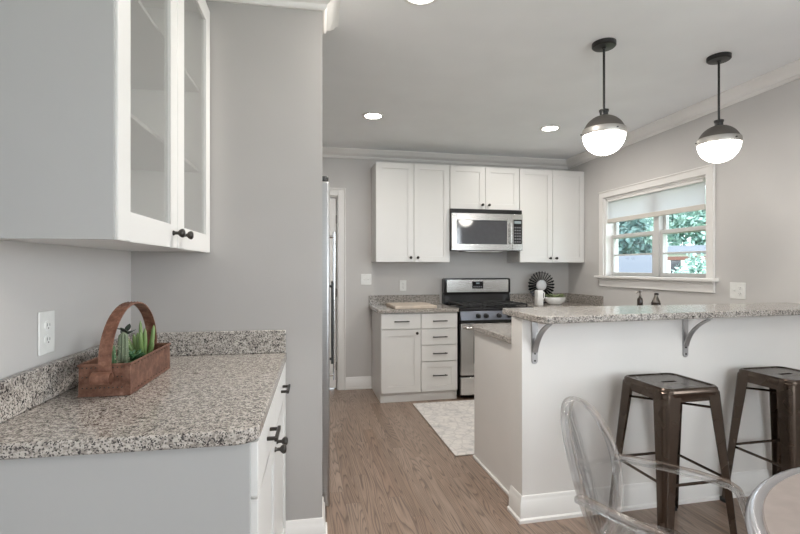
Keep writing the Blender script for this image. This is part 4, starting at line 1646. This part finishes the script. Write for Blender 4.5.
def gable(name, label, cat, c, yaw, w, d, h, rise, wallm, roofm, over=.35):
    t = thing(name, label, cat, (c[0], c[1], GZ))
    cs, sn = math.cos(yaw), math.sin(yaw)
    tfh = lambda x, y, z: (c[0] + x * cs - y * sn, c[1] + x * sn + y * cs, GZ + z)
    mb = MB(tfh)
    pr = [(-w / 2, 0), (w / 2, 0), (w / 2, h), (0, h + rise), (-w / 2, h)]
    mb.loft([[(x, -d / 2, z) for x, z in pr], [(x, d / 2, z) for x, z in pr]])
    build('walls', mb, wallm, t)
    mb = MB(tfh)
    k = rise / (w / 2)
    for s in (-1, 1):
        xo = s * (w / 2 + over)
        zo = h - over * k
        a = [(0, h + rise + .02), (xo, zo + .02), (xo, zo + .14), (0, h + rise + .14)]
        mb.loft([[(x, -d / 2 - over, z) for x, z in a], [(x, d / 2 + over, z) for x, z in a]])
    build('roof', mb, roofm, t)
    return t, tfh


t, tfh = gable('garden_shed', 'small grey-roofed shed seen through the left half of the kitchen window', 'shed', (11.7, 15.0), .909, 2.2, 1.5, 2.25, .60, M['siding'], M['roof'], .2)
t, tfh = gable('neighbour_house', 'white neighbouring house with brown porch seen through the right half of the window', 'house', (24.85, 21.3), .736, 4.0, 9.0, 3.35, .38, M['siding'], M['roof'])
tff = lambda a, b, c: tfh(b, -a, c)
build('window', MB(tff).box(-4.0, -2.04, 1.9, -3.5, -1.99, 3.0), M['ovenglass'], t)
build('window', MB(tff).box(0.2, -2.04, 1.9, 1.2, -1.99, 3.0), M['ovenglass'], t)
build('front_door', MB(tff).box(-3.1, -2.06, .9, -2.2, -1.99, 3.0), M['brown'], t)
mb = MB(tff)
for k in range(5):
    mb.box(-2.0 + k * 1.5, -3.3, 0, -1.84 + k * 1.5, -3.14, 3.0)
mb.box(-4.4, -3.34, 2.95, 4.3, -3.10, 3.15).box(-2.0, -3.30, 2.30, 4.1, -3.15, 2.42)
for k in range(28):
    mb.box(-1.8 + k * .21, -3.25, 1.6, -1.74 + k * .21, -3.2, 2.3)
build('porch', mb, M['brown'], t)


def tree(label, c, h, rx, rz, z0, nleaf, size, mat, seed):
    rnd = random.Random(seed)
    t = thing('leafy_tree', label, 'tree', (c[0], c[1], GZ))
    mb = MB().tube([(c[0], c[1], GZ), (c[0] + .15, c[1], GZ + h * .35), (c[0] - .1, c[1] + .1, GZ + h * .75)], [.28, .2, .08], 10)
    for k in range(5):
        a = k * 1.3
        mb.tube([(c[0] + .1, c[1], GZ + h * (.3 + .08 * k)), (c[0] + rx * .6 * math.cos(a), c[1] + rx * .6 * math.sin(a), GZ + h * (.5 + .08 * k))], [.1, .03], 6)
    build('trunk', mb, M['bark'], t)
    vs, fs = [], []
    cl = [(rnd.uniform(-1, 1), rnd.uniform(-1, 1), rnd.uniform(-1, 1)) for _ in range(46)]
    cl = [q for q in cl if q[0] ** 2 + q[1] ** 2 + q[2] ** 2 < 1.3]
    for k in range(nleaf):
        q = rnd.choice(cl)
        p = V((c[0] + rx * q[0] + rnd.gauss(0, rx * .20), c[1] + rx * q[1] + rnd.gauss(0, rx * .20), z0 + rz * q[2] + rnd.gauss(0, rz * .18)))
        if p.z < GZ + .1:
            continue
        n1 = V((rnd.gauss(0, 1), rnd.gauss(0, 1), rnd.gauss(0, 1))).normalized()
        n2 = n1.cross(V((rnd.gauss(0, 1), rnd.gauss(0, 1), rnd.gauss(0, 1)))).normalized()
        s = size * rnd.uniform(.6, 1.3)
        b = len(vs)
        vs += [p - n1 * s, p - n2 * s * .45 + n1 * s * .1, p + n1 * s, p + n2 * s * .45 + n1 * s * .1]
        fs.append((b, b + 1, b + 2, b + 3))
    me = bpy.data.meshes.new('foliage')
    o0 = V((c[0], c[1], GZ))
    me.from_pydata([tuple(p - o0) for p in vs], [], fs)
    me.materials.append(mat)
    o = bpy.data.objects.new('foliage', me)
    COL.objects.link(o)
    o.parent = t
    return t


tree('dark evergreen tree rising behind the grey-roofed shed outside the window', (22.6, 30.0), 8, 1.7, 2.3, 2.6, 5000, .26, M['fol2'], 3)
tree('pale leafy tree above the shed in the left half of the window view', (28.8, 36.9), 12, 2.4, 4.6, 5.0, 8000, .32, M['fol1'], 4)
tree('broad pale leafy tree rising right behind the white house', (37.0, 37.6), 13, 2.5, 4.8, 5.2, 9000, .32, M['fol1'], 5)
tree('farthest pale leafy tree, between the two nearer crowns in the window view', (41.0, 48.5), 15, 3.2, 6.0, 6.5, 9000, .36, M['fol1'], 6)
tree('low bright bush in front of the white house porch', (16.4, 16.5), 3.2, .85, .95, GZ + 1.85, 3200, .12, M['fol1'], 8)
